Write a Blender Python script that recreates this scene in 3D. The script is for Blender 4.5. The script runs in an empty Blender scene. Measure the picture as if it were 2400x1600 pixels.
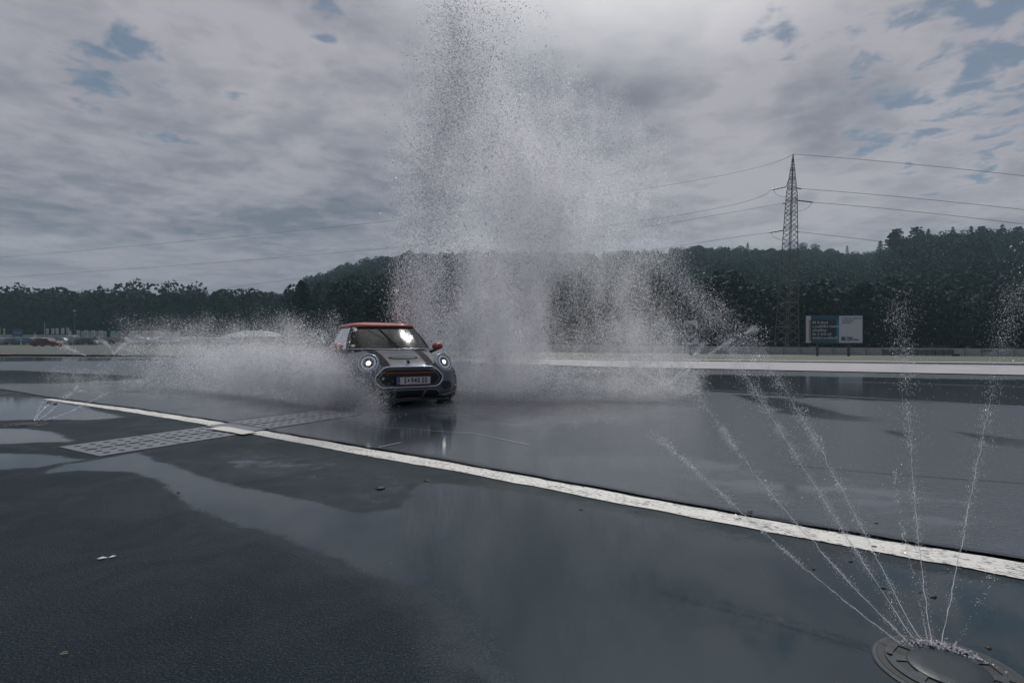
import bpy, bmesh, math, random
import numpy as np
from mathutils import Vector, Matrix
from mathutils.bvhtree import BVHTree

R = math.radians
random.seed(7)
rng = np.random.default_rng(7)
SC = bpy.context.scene
COL = SC.collection

# ------------------------------------------------------------------ camera
EYE = 1.02          # camera height (m)
FP = 1300.0         # focal length in pixels of the 2400 px wide photograph
HY = 795.0          # horizon row
cam_d = bpy.data.cameras.new('camera')
cam_d.sensor_width = 36.0
cam_d.lens = FP / 2400 * 36.0
cam_d.clip_start = 0.05
cam_d.clip_end = 4000
cam = bpy.data.objects.new('camera', cam_d)
COL.objects.link(cam)
cam.location = (0, 0, EYE)
cam.rotation_euler = (R(90) - math.atan((800 - HY) / FP), 0, 0)
SC.camera = cam

# ------------------------------------------------------------------ world
SUN_EL, SUN_AZ = 55.0, 11.0        # azimuth from +Y towards +X
sun_dir = Vector((math.sin(R(SUN_AZ)) * math.cos(R(SUN_EL)),
                  math.cos(R(SUN_AZ)) * math.cos(R(SUN_EL)), math.sin(R(SUN_EL))))
W = bpy.data.worlds.new('World')
SC.world = W
W.use_nodes = True
nt = W.node_tree
nt.nodes.clear()


class NB:
    """small node-tree writer"""
    def __init__(self, tree):
        self.t = tree

    def n(self, kind, **kw):
        nd = self.t.nodes.new(kind)
        for k, v in kw.items():
            setattr(nd, k, v)
        return nd

    def put(self, sock, v):
        if isinstance(v, bpy.types.NodeSocket):
            self.t.links.new(v, sock)
        elif v is not None:
            sock.default_value = v

    def math(self, op, a, b=None, c=None, clamp=False):
        nd = self.n('ShaderNodeMath', operation=op)
        nd.use_clamp = clamp
        self.put(nd.inputs[0], a)
        if b is not None:
            self.put(nd.inputs[1], b)
        if c is not None:
            self.put(nd.inputs[2], c)
        return nd.outputs[0]

    def mix(self, f, a, b, blend='MIX'):
        nd = self.n('ShaderNodeMix', data_type='RGBA', blend_type=blend)
        self.put(nd.inputs[0], f)
        self.put(nd.inputs[6], a)
        self.put(nd.inputs[7], b)
        return nd.outputs[2]

    def mixf(self, f, a, b):
        nd = self.n('ShaderNodeMix', data_type='FLOAT')
        self.put(nd.inputs[0], f)
        self.put(nd.inputs[2], a)
        self.put(nd.inputs[3], b)
        return nd.outputs[0]

    def noise(self, vec, scale, detail=4, rough=0.5, dist=0.0):
        nd = self.n('ShaderNodeTexNoise')
        if vec is not None:
            self.put(nd.inputs['Vector'], vec)
        nd.inputs['Scale'].default_value = scale
        nd.inputs['Detail'].default_value = detail
        nd.inputs['Roughness'].default_value = rough
        nd.inputs['Distortion'].default_value = dist
        return nd.outputs[0]

    def smooth(self, v, lo, hi, a=0.0, b=1.0):
        nd = self.n('ShaderNodeMapRange', interpolation_type='SMOOTHSTEP')
        self.put(nd.inputs[0], v)
        for i, x in enumerate((lo, hi, a, b)):
            self.put(nd.inputs[i + 1], x)
        return nd.outputs[0]

    def vmul(self, v, s):
        nd = self.n('ShaderNodeVectorMath', operation='MULTIPLY')
        self.put(nd.inputs[0], v)
        nd.inputs[1].default_value = s
        return nd.outputs[0]

    def vadd(self, v, s):
        nd = self.n('ShaderNodeVectorMath', operation='ADD')
        self.put(nd.inputs[0], v)
        self.put(nd.inputs[1], s)
        return nd.outputs[0]


b = NB(nt)
out = b.n('ShaderNodeOutputWorld')
bg = b.n('ShaderNodeBackground')
bg.inputs[1].default_value = 0.1
nt.links.new(bg.outputs[0], out.inputs[0])
sky = b.n('ShaderNodeTexSky', sky_type='NISHITA')
sky.sun_disc = False
sky.sun_elevation = R(SUN_EL)
sky.sun_rotation = R(SUN_AZ)
sky.air_density = 1.0
sky.dust_density = 1.5
tc = b.n('ShaderNodeTexCoord')
nrm = b.n('ShaderNodeVectorMath', operation='NORMALIZE')
nt.links.new(tc.outputs['Generated'], nrm.inputs[0])
sep = b.n('ShaderNodeSeparateXYZ')
nt.links.new(nrm.outputs[0], sep.inputs[0])
dx, dy, dz = sep.outputs
zz = b.math('ADD', b.math('MAXIMUM', dz, 0.0), 0.10)
px_ = b.math('DIVIDE', dx, zz)
py_ = b.math('DIVIDE', dy, zz)
cmb = b.n('ShaderNodeCombineXYZ')
b.put(cmb.inputs[0], px_)
b.put(cmb.inputs[1], py_)
cmb.inputs[2].default_value = 3.7
P = cmb.outputs[0]


def skydir(px, py):
    v = Vector(((px - 1200) / FP, 1.0, (HY - py) / FP)).normalized()
    return v


def lobe(px, py, rad):
    """a soft spot of the sky round one direction"""
    v = skydir(px, py)
    d = b.n('ShaderNodeVectorMath', operation='DOT_PRODUCT')
    nt.links.new(nrm.outputs[0], d.inputs[0])
    d.inputs[1].default_value = v
    c = math.cos(math.atan(rad / FP))
    return b.smooth(d.outputs['Value'], c, 1.0)


n_big = b.noise(P, 0.55, 5, 0.52, 0.4)
n_mid = b.noise(P, 1.7, 6, 0.55, 0.5)
n_puff = b.noise(P, 7.0, 5, 0.55, 0.3)
n_fine = b.noise(b.vadd(P, (4.0, 9.0, 1.0)), 3.4, 7, 0.6, 0.2)
elev = b.smooth(dz, 0.0, 0.55)
# thickness of the cloud sheet -> brightness
lum = b.math('ADD', b.math('MULTIPLY', n_mid, 0.6), b.math('ADD', b.math('MULTIPLY', n_fine, 0.50), b.math('MULTIPLY', n_puff, 0.50)))
lum = b.smooth(lum, 0.62, 0.96)
big = b.smooth(n_big, 0.34, 0.66)
lum = b.math('ADD', b.math('MULTIPLY', lum, 0.55), b.math('MULTIPLY', big, 0.45))
dark = b.math('ADD', b.math('MULTIPLY', lobe(1400, 100, 260), 0.55), b.math('MULTIPLY', lobe(1960, 250, 150), 0.7))
dark = b.math('ADD', dark, b.math('MULTIPLY', lobe(560, 520, 420), 0.25))
lum = b.math('SUBTRACT', lum, b.math('MULTIPLY', dark, 0.75))
brt = b.math('ADD', b.math('ADD', b.math('MULTIPLY', lobe(1750, 180, 420), 0.30), b.math('MULTIPLY', lobe(2150, 170, 520), 0.30)), b.math('MULTIPLY', lobe(700, 120, 520), 0.18))
lum = b.math('ADD', lum, brt)
lum = b.math('MAXIMUM', lum, 0.0)
cloud = b.mix(b.math('MINIMUM', lum, 1.0), (1.42, 1.58, 2.05, 1), (3.85, 3.74, 4.15, 1))
# brighter cloud round the veiled sun
dsun = b.n('ShaderNodeVectorMath', operation='DOT_PRODUCT')
nt.links.new(nrm.outputs[0], dsun.inputs[0])
dsun.inputs[1].default_value = sun_dir
glow = b.smooth(dsun.outputs['Value'], 0.83, 1.0)
cloud = b.mix(glow, cloud, (11.5, 11.4, 11.4, 1))
# blue gaps
gapm = b.math('ADD', b.math('MULTIPLY', lobe(2330, 90, 420), 0.27), b.math('MULTIPLY', lobe(400, 225, 210), 0.185))
gapm = b.math('ADD', gapm, b.math('MULTIPLY', lobe(260, 130, 130), 0.095))
gapm = b.math('ADD', gapm, b.math('MULTIPLY', lobe(40, 60, 200), 0.10))
gapm = b.math('ADD', gapm, b.math('MULTIPLY', lobe(765, 45, 70), 0.30))
gapm = b.math('ADD', gapm, b.math('MULTIPLY', lobe(1810, 80, 80), 0.22))
gn = b.math('ADD', b.math('MULTIPLY', n_puff, 0.80), b.math('MULTIPLY', n_fine, 0.40))
gap = b.smooth(b.math('ADD', gn, gapm), 0.83, 0.97)
blue = b.mix(0.75, sky.outputs[0], (0.42, 0.92, 1.45, 1))
col = b.mix(b.math('MULTIPLY', gap, 0.8), cloud, blue)
# paler towards the horizon
hz = b.smooth(dz, 0.02, 0.22)
col = b.mix(b.math('MULTIPLY', b.math('SUBTRACT', 1.0, hz), 0.6), col, (2.35, 2.35, 2.85, 1))
nt.links.new(col, bg.inputs[0])

sun_l = bpy.data.lights.new('sun', 'SUN')
sun_l.energy = 2.6
sun_l.angle = R(4)
sun_l.color = (1.0, 0.98, 0.96)
sun = bpy.data.objects.new('sun', sun_l)
COL.objects.link(sun)
sun.rotation_euler = (-sun_dir).to_track_quat('-Z', 'Y').to_euler()

SC.view_settings.view_transform = 'Standard'
SC.view_settings.look = 'None'
SC.view_settings.exposure = 0.10
SC.view_settings.gamma = 1.0
SC.view_settings.use_curve_mapping = False
SC.cycles.max_bounces = 18
SC.cycles.diffuse_bounces = 16
SC.cycles.glossy_bounces = 4
SC.cycles.transparent_max_bounces = 8
SC.cycles.use_denoising = True
SC.cycles.denoiser = 'OPENIMAGEDENOISE'
SC.cycles.denoising_input_passes = 'RGB_ALBEDO_NORMAL'
SC.cycles.denoising_prefilter = 'ACCURATE'
SC.cycles.sample_clamp_indirect = 6.0
SC.cycles.caustics_reflective = False
SC.cycles.caustics_refractive = False


# ------------------------------------------------------------------ helpers
def G(px, py):
    """ground point seen at a place of the photograph"""
    Y = EYE * FP / (py - HY)
    return ((px - 1200) / FP * Y, Y)


def A(px, py, Y):
    """point at distance Y seen at a place of the photograph"""
    return ((px - 1200) / FP * Y, Y, EYE - (py - HY) / FP * Y)


def TZ(x, y):
    """height of the ground"""
    x = np.asarray(x, float)
    y = np.asarray(y, float)
    s = np.clip(0.009 + 0.00019 * x, 0.0026, 0.02)
    d = np.maximum(0.0, y - 17.0)
    d = np.where(d < 2, d * d / 4, d - 1.0)
    d = np.minimum(d, 130)
    return -s * d


def tz(x, y):
    return float(TZ(x, y))


def mat(name, color=(0.5, 0.5, 0.5), rough=0.5, metal=0.0, emis=None, estr=0.0, coat=0.0, var=0.0, vscale=8.0, bump=0.0, bscale=60.0, ior=1.45, spec=0.5):
    m = bpy.data.materials.new(name)
    m.use_nodes = True
    t = m.node_tree
    p = t.nodes['Principled BSDF']
    p.inputs['Roughness'].default_value = rough
    p.inputs['Metallic'].default_value = metal
    p.inputs['IOR'].default_value = ior
    p.inputs['Specular IOR Level'].default_value = spec
    if coat:
        p.inputs['Coat Weight'].default_value = coat
        p.inputs['Coat Roughness'].default_value = 0.06
    q = NB(t)
    geo = q.n('ShaderNodeTexCoord').outputs['Object']
    c = (*color, 1)
    if var:
        nz = q.smooth(q.noise(geo, vscale, 5, 0.6), 0.3, 0.7)
        lo = tuple(x * (1 - var) for x in color) + (1,)
        hi = tuple(min(1, x * (1 + var)) for x in color) + (1,)
        q.put(p.inputs['Base Color'], q.mix(nz, lo, hi))
    else:
        p.inputs['Base Color'].default_value = c
    if bump:
        bp = q.n('ShaderNodeBump')
        bp.inputs['Strength'].default_value = bump
        bp.inputs['Distance'].default_value = 0.01
        q.put(bp.inputs['Height'], q.noise(geo, bscale, 4, 0.6))
        t.links.new(bp.outputs[0], p.inputs['Normal'])
    if emis:
        p.inputs['Emission Color'].default_value = (*emis, 1)
        p.inputs['Emission Strength'].default_value = estr
    return m


def tag(o, label=None, cat=None, group=None, kind=None):
    if label:
        o['label'] = label
    if cat:
        o['category'] = cat
    if group:
        o['group'] = group
    if kind:
        o['kind'] = kind
    return o


def empty(name, loc=(0, 0, 0), rz=0.0, label=None, cat=None, group=None):
    o = bpy.data.objects.new(name, None)
    COL.objects.link(o)
    o.location = loc
    o.rotation_euler = (0, 0, rz)
    o.empty_display_size = 0.2
    return tag(o, label, cat, group)


def npmesh(name, V, F, m=None, parent=None, smooth=False):
    """mesh from arrays; F is (n,3) or (n,4)"""
    V = np.asarray(V, np.float32)
    F = np.asarray(F, np.int32)
    me = bpy.data.meshes.new(name)
    k = F.shape[1]
    me.vertices.add(len(V))
    me.vertices.foreach_set('co', V.ravel())
    me.loops.add(F.size)
    me.loops.foreach_set('vertex_index', F.ravel())
    me.polygons.add(len(F))
    me.polygons.foreach_set('loop_start', np.arange(0, F.size, k, dtype=np.int32))
    me.polygons.foreach_set('loop_total', np.full(len(F), k, np.int32))
    me.polygons.foreach_set('use_smooth', np.full(len(F), smooth, bool))
    me.update(calc_edges=True)
    if m:
        me.materials.append(m)
    o = bpy.data.objects.new(name, me)
    COL.objects.link(o)
    if parent:
        o.parent = parent
    return o


class MB:
    def __init__(self):
        self.v = []
        self.f = []

    def add(self, vs, fs):
        k = len(self.v)
        self.v += [tuple(x) for x in vs]
        self.f += [tuple(i + k for i in f) for f in fs]
        return self

    def box(self, c, s, rz=0.0, M=None):
        hx, hy, hz_ = s[0] / 2, s[1] / 2, s[2] / 2
        pts = [Vector((x * hx, y * hy, z * hz_)) for z in (-1, 1) for x, y in ((-1, -1), (1, -1), (1, 1), (-1, 1))]
        if rz:
            r = Matrix.Rotation(rz, 3, 'Z')
            pts = [r @ p for p in pts]
        if M:
            pts = [M @ p for p in pts]
        pts = [p + Vector(c) for p in pts]
        return self.add(pts, [(3, 2, 1, 0), (4, 5, 6, 7), (0, 1, 5, 4), (1, 2, 6, 5), (2, 3, 7, 6), (3, 0, 4, 7)])

    def tube(self, pts, r, n=6, closed=False, cap=True):
        pts = [Vector(p) for p in pts]
        k = len(self.v)
        N = len(pts)
        rs = r if isinstance(r, (list, tuple)) else [r] * N
        up = None
        for i, p in enumerate(pts):
            if closed:
                t = (pts[(i + 1) % N] - pts[i - 1]).normalized()
            else:
                t = (pts[min(i + 1, N - 1)] - pts[max(i - 1, 0)]).normalized()
            if up is None:
                a = Vector((0, 0, 1)) if abs(t.z) < 0.9 else Vector((1, 0, 0))
                up = (a - t * a.dot(t)).normalized()
            else:
                up = (up - t * up.dot(t))
                up = up.normalized() if up.length > 1e-6 else Vector((1, 0, 0))
            s = t.cross(up)
            for j in range(n):
                a = 2 * math.pi * j / n
                self.v.append(tuple(p + (up * math.cos(a) + s * math.sin(a)) * rs[i]))
        for i in range(N if closed else N - 1):
            for j in range(n):
                a = k + i * n + j
                b_ = k + i * n + (j + 1) % n
                i2 = (i + 1) % N
                self.f.append((a, b_, k + i2 * n + (j + 1) % n, k + i2 * n + j))
        if cap and not closed:
            self.f.append(tuple(k + j for j in range(n - 1, -1, -1)))
            self.f.append(tuple(k + (N - 1) * n + j for j in range(n)))
        return self

    def lathe(self, prof, n=24, M=None, c=(0, 0, 0)):
        """profile of (r, z) turned round Z, moved by M and c"""
        k = len(self.v)
        for r, z in prof:
            for j in range(n):
                a = 2 * math.pi * j / n
                p = Vector((r * math.cos(a), r * math.sin(a), z))
                if M:
                    p = M @ p
                self.v.append(tuple(p + Vector(c)))
        for i in range(len(prof) - 1):
            for j in range(n):
                self.f.append((k + i * n + j, k + i * n + (j + 1) % n, k + (i + 1) * n + (j + 1) % n, k + (i + 1) * n + j))
        return self

    def prism(self, poly, z0, z1):
        n = len(poly)
        vs = [(x, y, z0) for x, y in poly] + [(x, y, z1) for x, y in poly]
        fs = [tuple(range(n - 1, -1, -1)), tuple(range(n, 2 * n))]
        fs += [(i, (i + 1) % n, n + (i + 1) % n, n + i) for i in range(n)]
        return self.add(vs, fs)

    def build(self, name, m=None, parent=None, smooth=False, bevel=0.0):
        me = bpy.data.meshes.new(name)
        me.from_pydata(self.v, [], self.f)
        me.update()
        if bevel:
            bm = bmesh.new()
            bm.from_mesh(me)
            bmesh.ops.remove_doubles(bm, verts=bm.verts, dist=1e-5)
            bmesh.ops.bevel(bm, geom=[e for e in bm.edges], offset=bevel, segments=2, affect='EDGES', clamp_overlap=True)
            bm.to_mesh(me)
            bm.free()
        if smooth:
            for p in me.polygons:
                p.use_smooth = True
        if m:
            me.materials.append(m)
        o = bpy.data.objects.new(name, me)
        COL.objects.link(o)
        if parent:
            o.parent = parent
        return o


def dup(root, loc=None, rz=None, sc=None, label=None):
    c = root.copy()
    COL.objects.link(c)
    if loc is not None:
        c.location = loc
    if rz is not None:
        c.rotation_euler = (0, 0, rz)
    if sc is not None:
        c.scale = sc if isinstance(sc, (tuple, list)) else (sc, sc, sc)
    if label:
        c['label'] = label
    for ch in [o for o in root.children]:
        d = ch.copy()
        COL.objects.link(d)
        d.parent = c
        for g in [o for o in ch.children]:
            e = g.copy()
            COL.objects.link(e)
            e.parent = d
    return c


def text_mesh(name, s, size, m, parent=None, M=None, bold=0.0, align='CENTER', depth=0.0, sx=1.0):
    cu = bpy.data.curves.new(name, 'FONT')
    cu.body = s
    cu.size = size
    cu.align_x = align
    cu.align_y = 'CENTER'
    cu.offset = bold
    cu.extrude = depth
    cu.resolution_u = 3
    o = bpy.data.objects.new(name + '_c', cu)
    COL.objects.link(o)
    bpy.context.view_layer.update()
    me = bpy.data.meshes.new_from_object(o.evaluated_get(bpy.context.evaluated_depsgraph_get()))
    bpy.data.objects.remove(o)
    me.name = name
    if M:
        me.transform(M @ Matrix.Diagonal((sx, 1, 1, 1)))
    me.materials.clear()
    me.materials.append(m)
    r = bpy.data.objects.new(name, me)
    COL.objects.link(r)
    if parent:
        r.parent = parent
    return r


def shape_with_holes(name, outer, holes, thick, m, parent=None):
    cu = bpy.data.curves.new(name, 'CURVE')
    cu.dimensions = '2D'
    cu.fill_mode = 'BOTH'
    cu.extrude = thick / 2
    for poly in [outer] + holes:
        sp = cu.splines.new('POLY')
        sp.points.add(len(poly) - 1)
        for i, (x, y) in enumerate(poly):
            sp.points[i].co = (x, y, 0, 1)
        sp.use_cyclic_u = True
    o = bpy.data.objects.new(name + '_c', cu)
    COL.objects.link(o)
    bpy.context.view_layer.update()
    me = bpy.data.meshes.new_from_object(o.evaluated_get(bpy.context.evaluated_depsgraph_get()))
    bpy.data.objects.remove(o)
    me.name = name
    me.materials.clear()
    me.materials.append(m)
    r = bpy.data.objects.new(name, me)
    COL.objects.link(r)
    if parent:
        r.parent = parent
    return r


def vnoise(p, seed=0):
    """value noise, p (n,d) -> 0..1"""
    p = np.asarray(p, float)
    i = np.floor(p).astype(np.int64)
    f = p - i
    f = f * f * (3 - 2 * f)
    d = p.shape[1]
    res = np.zeros(len(p))
    for c in range(2 ** d):
        w = np.ones(len(p))
        h = np.full(len(p), seed * 1013 + 17, np.int64)
        for k in range(d):
            bit = (c >> k) & 1
            w *= f[:, k] if bit else 1 - f[:, k]
            h = (h * 73856093) ^ ((i[:, k] + bit) * (19349663 + 83492791 * k))
        h = (h ^ (h >> 13)) * 1274126177 & 0x7fffffff
        res += w * ((h ^ (h >> 11)) % 10007) / 10007.0
    return res


def fbm(p, seed=0, oct=4):
    p = np.asarray(p, float)
    s, a, t = 0, 0.5, 0
    for k in range(oct):
        s = s + a * vnoise(p * 2 ** k, seed + k)
        t += a
        a *= 0.55
    return s / t


def instancer(name, pts, scales, rots, protos, m=None):
    """mesh of points carrying geometry-node instances of the given prototype objects"""
    me = bpy.data.meshes.new(name)
    me.vertices.add(len(pts))
    me.vertices.foreach_set('co', np.asarray(pts, np.float32).ravel())
    a = me.attributes.new('scl', 'FLOAT_VECTOR', 'POINT')
    a.data.foreach_set('vector', np.asarray(scales, np.float32).ravel())
    a = me.attributes.new('rot', 'FLOAT_VECTOR', 'POINT')
    a.data.foreach_set('vector', np.asarray(rots, np.float32).ravel())
    a = me.attributes.new('pick', 'INT', 'POINT')
    a.data.foreach_set('value', rng.integers(0, len(protos), len(pts)).astype(np.int32))
    me.update()
    o = bpy.data.objects.new(name, me)
    COL.objects.link(o)
    ng = bpy.data.node_groups.new(name, 'GeometryNodeTree')
    ng.interface.new_socket('Geometry', in_out='INPUT', socket_type='NodeSocketGeometry')
    ng.interface.new_socket('Geometry', in_out='OUTPUT', socket_type='NodeSocketGeometry')
    L = ng.links.new
    gi = ng.nodes.new('NodeGroupInput')
    go = ng.nodes.new('NodeGroupOutput')
    g2i = ng.nodes.new('GeometryNodeGeometryToInstance')
    for p in reversed(protos):
        oi = ng.nodes.new('GeometryNodeObjectInfo')
        oi.inputs['Object'].default_value = p
        oi.inputs['As Instance'].default_value = True
        L(oi.outputs['Geometry'], g2i.inputs[0])
    iop = ng.nodes.new('GeometryNodeInstanceOnPoints')
    iop.inputs['Pick Instance'].default_value = True

    def attr(nm, ty):
        na = ng.nodes.new('GeometryNodeInputNamedAttribute')
        na.data_type = ty
        na.inputs['Name'].default_value = nm
        return [s for s in na.outputs if s.enabled and s.name == 'Attribute'][0]
    L(gi.outputs[0], iop.inputs['Points'])
    jg = ng.nodes.new('GeometryNodeJoinGeometry')
    for nd in [x for x in ng.nodes if x.bl_idname == 'GeometryNodeObjectInfo']:
        L(nd.outputs['Geometry'], jg.inputs[0])
    ng.nodes.remove(g2i)
    L(jg.outputs[0], iop.inputs['Instance'])
    L(attr('pick', 'INT'), iop.inputs['Instance Index'])
    er = ng.nodes.new('FunctionNodeEulerToRotation')
    L(attr('rot', 'FLOAT_VECTOR'), er.inputs[0])
    L(er.outputs[0], iop.inputs['Rotation'])
    L(attr('scl', 'FLOAT_VECTOR'), iop.inputs['Scale'])
    L(iop.outputs[0], go.inputs[0])
    md = o.modifiers.new('scatter', 'NODES')
    md.node_group = ng
    return o


def proto(name, V, F, m):
    """a prototype that lives only inside an instancer"""
    o = npmesh(name, V, F, m)
    COL.objects.unlink(o)
    o.use_fake_user = True
    return o


def GT(px, py):
    """ground point on the sloping terrain"""
    Y = 1.0
    step = 0.25
    while Y < 400:
        if EYE - (py - HY) / FP * Y <= tz((px - 1200) / FP * Y, Y):
            break
        Y += step
        if Y > 30:
            step = 1.0
    lo, hi = Y - step, Y
    for _ in range(20):
        mdl = (lo + hi) / 2
        if EYE - (py - HY) / FP * mdl <= tz((px - 1200) / FP * mdl, mdl):
            hi = mdl
        else:
            lo = mdl
    return ((px - 1200) / FP * hi, hi)


# ------------------------------------------------------------------ ground
def poly_sd(pts, poly):
    """signed distance of points (n,2) to a polygon, negative inside"""
    P_ = np.asarray(pts, float)
    V_ = np.asarray(poly, float)
    n = len(V_)
    d = np.full(len(P_), 1e9)
    inside = np.zeros(len(P_), bool)
    for i in range(n):
        a, c = V_[i], V_[(i + 1) % n]
        e = c - a
        w = P_ - a
        t = np.clip((w @ e) / max(e @ e, 1e-9), 0, 1)
        q = w - t[:, None] * e
        d = np.minimum(d, (q ** 2).sum(1))
        cond = ((a[1] <= P_[:, 1]) & (c[1] > P_[:, 1])) | ((c[1] <= P_[:, 1]) & (a[1] > P_[:, 1]))
        xs = a[0] + (P_[:, 1] - a[1]) / (e[1] if abs(e[1]) > 1e-9 else 1e-9) * e[0]
        inside ^= cond & (P_[:, 0] < xs)
    d = np.sqrt(d)
    return np.where(inside, -d, d)


def gmesh(name, xs, ys, dz_, m, keep=None, warp=None):
    X, Y = np.meshgrid(xs, ys)
    if warp:
        X, Y = warp(X, Y)
    V = np.stack([X.ravel(), Y.ravel(), (TZ(X, Y) + dz_).ravel()], 1)
    nx, ny = len(xs), len(ys)
    I = np.arange(nx * ny).reshape(ny, nx)
    F = np.stack([I[:-1, :-1], I[:-1, 1:], I[1:, 1:], I[1:, :-1]], -1).reshape(-1, 4)
    if keep is not None:
        cx = V[F, 0].mean(1)
        cy = V[F, 1].mean(1)
        F = F[keep(cx, cy)]
    return npmesh(name, V, F, m, smooth=True), V


def fattr(o, name, vals):
    a = o.data.attributes.new(name, 'FLOAT', 'POINT')
    a.data.foreach_set('value', np.asarray(vals, np.float32))


def ground_mat(name, dry, wet, kind):
    m = bpy.data.materials.new(name)
    m.use_nodes = True
    t = m.node_tree
    q = NB(t)
    p = t.nodes['Principled BSDF']
    pos = q.n('ShaderNodeNewGeometry').outputs['Position']
    at = q.n('ShaderNodeAttribute', attribute_name='wet')
    w = at.outputs['Fac']
    flat = q.vmul(pos, (1, 1, 0))
    streak = q.noise(q.vmul(flat, (0.6, 1.4, 0)), 1.3, 5, 0.6, 0.6)
    grit = q.noise(flat, 95.0, 3, 0.7)
    mid = q.noise(flat, 7.0, 5, 0.65)
    rag = q.math('ADD', q.math('MULTIPLY', q.math('SUBTRACT', grit, 0.5), 0.55), q.math('MULTIPLY', q.math('SUBTRACT', mid, 0.5), 0.35))
    rag = q.math('ADD', rag, q.math('MULTIPLY', q.math('SUBTRACT', streak, 0.5), 0.5))
    wf = q.smooth(q.math('ADD', w, rag), 0.30, 0.70)
    wb = q.smooth(q.math('ADD', w, rag), 0.22, 0.48)
    wr_ = q.smooth(q.math('ADD', w, rag), 0.46, 0.54)
    stone = q.noise(flat, 120.0, 2, 0.6)
    cd = q.mix(q.smooth(stone, 0.45, 0.75), tuple(x * 0.4 for x in dry) + (1,), tuple(x * 4.0 for x in dry) + (1,))
    cd = q.mix(q.smooth(q.noise(flat, 0.8, 5, 0.6), 0.3, 0.7), q.mix(0.35, cd, (0, 0, 0, 1)), cd)
    q.put(p.inputs['Base Color'], q.mix(wf, cd, (*wet, 1)))
    bp = q.n('ShaderNodeBump')
    bp.inputs['Distance'].default_value = 0.004
    rip = q.noise(q.vmul(flat, (1.0, 2.2, 0)), 9.0, 4, 0.6, 0.4)
    rip2 = q.noise(q.vmul(flat, (1.0, 1.8, 0)), 38.0, 3, 0.55, 0.3)
    if kind == 'asphalt':
        h = q.mixf(wb, q.math('ADD', q.math('MULTIPLY', grit, 2.0), q.math('MULTIPLY', stone, 0.6)), q.math('ADD', q.math('MULTIPLY', rip, 0.30), q.math('MULTIPLY', rip2, 0.06)))
        q.put(p.inputs['Roughness'], q.mixf(wr_, q.smooth(q.noise(flat, 1.6, 5, 0.65, 0.5), 0.3, 0.7, 0.40, 0.66), 0.04))
        q.put(bp.inputs['Strength'], q.mixf(wb, 1.0, 0.16))
        q.put(p.inputs['Specular IOR Level'], q.mixf(wr_, 0.16, 0.5))
        p.inputs['IOR'].default_value = 1.45
    else:
        ca = q.n('ShaderNodeAttribute', attribute_name='calm').outputs['Fac']
        cm = q.smooth(q.math('ADD', ca, q.math('ADD', q.math('MULTIPLY', q.math('SUBTRACT', streak, 0.5), 0.9), q.math('MULTIPLY', q.math('SUBTRACT', mid, 0.5), 0.3))), 0.35, 0.65)
        h = q.math('ADD', q.math('MULTIPLY', rip, 0.9), q.math('MULTIPLY', rip2, 0.8))
        q.put(bp.inputs['Strength'], q.mixf(cm, 0.95, 0.10))
        q.put(p.inputs['Roughness'], q.mixf(cm, 0.20, 0.05))
        p.inputs['IOR'].default_value = 1.5
    q.put(bp.inputs['Height'], h)
    p.inputs['Specular Tint'].default_value = (0.80, 0.95, 1.0, 1)
    t.links.new(bp.outputs[0], p.inputs['Normal'])
    return m


xs = np.sinh(np.linspace(-4.2, 4.2, 420)) * 2.2
ys = np.concatenate([np.linspace(-12, 1.0, 14)[:-1], np.geomspace(1.0, 60.0, 300)])
M_asphalt = ground_mat('wet asphalt', (0.006, 0.014, 0.020), (0.012, 0.022, 0.028), 'asphalt')
M_pad = ground_mat('flooded skid pad', (0.05, 0.056, 0.062), (0.050, 0.060, 0.070), 'pad')


def left_far(cx, cy):
    return cy < 33 + cx * -0.05


asphalt, V = gmesh('asphalt', xs, ys, 0.0, M_asphalt, left_far)
tag(asphalt, kind='structure')
XY = V[:, :2]
puddles = [
    ([(316, 1061), (408, 1092), (459, 1115), (612, 1148), (740, 1179), (837, 1207), (944, 1189), (990, 1130), (1200, 1150), (1500, 1215), (1500, 1300), (1150, 1370), (944, 1370), (867, 1347), (791, 1316), (663, 1255), (561, 1230),
      (459, 1189), (367, 1122), (306, 1105), (178, 1102), (90, 1112), (150, 1088), (222, 1078)], 0.16),
    ([(1000, 1150), (1200, 1150), (1500, 1215), (2000, 1300), (2600, 1420), (2600, 2400), (1500, 2400), (1150, 1520), (1020, 1360)], 0.40),
    ([(-300, 1062), (0, 1060), (130, 1064), (190, 1078), (90, 1095), (0, 1100), (-300, 1105)], 0.25),
    ([(-400, 998), (0, 1004), (61, 1004), (122, 1013), (180, 1036), (107, 1036), (0, 1040), (-300, 1046)], 0.2),
    ([(-600, 905), (100, 934), (200, 955), (300, 978), (200, 985), (100, 983), (0, 985), (-400, 990)], 0.25),
]
wet = np.full(len(V), -0.12)
for poly, soft in puddles:
    sd = poly_sd(XY, [G(*p) for p in poly])
    wet = np.maximum(wet, np.clip(0.5 - sd / soft * 0.5, 0, 1.0))
sd = poly_sd(XY, [G(*p) for p in [(510, 1066), (640, 1062), (900, 1100), (960, 1130), (900, 1182), (740, 1160), (560, 1100)]])
wet = np.maximum(wet, np.clip(0.40 - sd / 0.5, -0.12, 0.44))
wet = np.where((XY[:, 1] > 8) & (wet < 0.3), 0.45, wet)
# the wide film of the right foreground is thinner than the puddle proper
film = np.clip((XY[:, 0] + 0.6) / 0.8, 0, 1) * np.clip((2.9 - XY[:, 1]) / 1.0, 0, 1)

fattr(asphalt, 'wet', wet)

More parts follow.
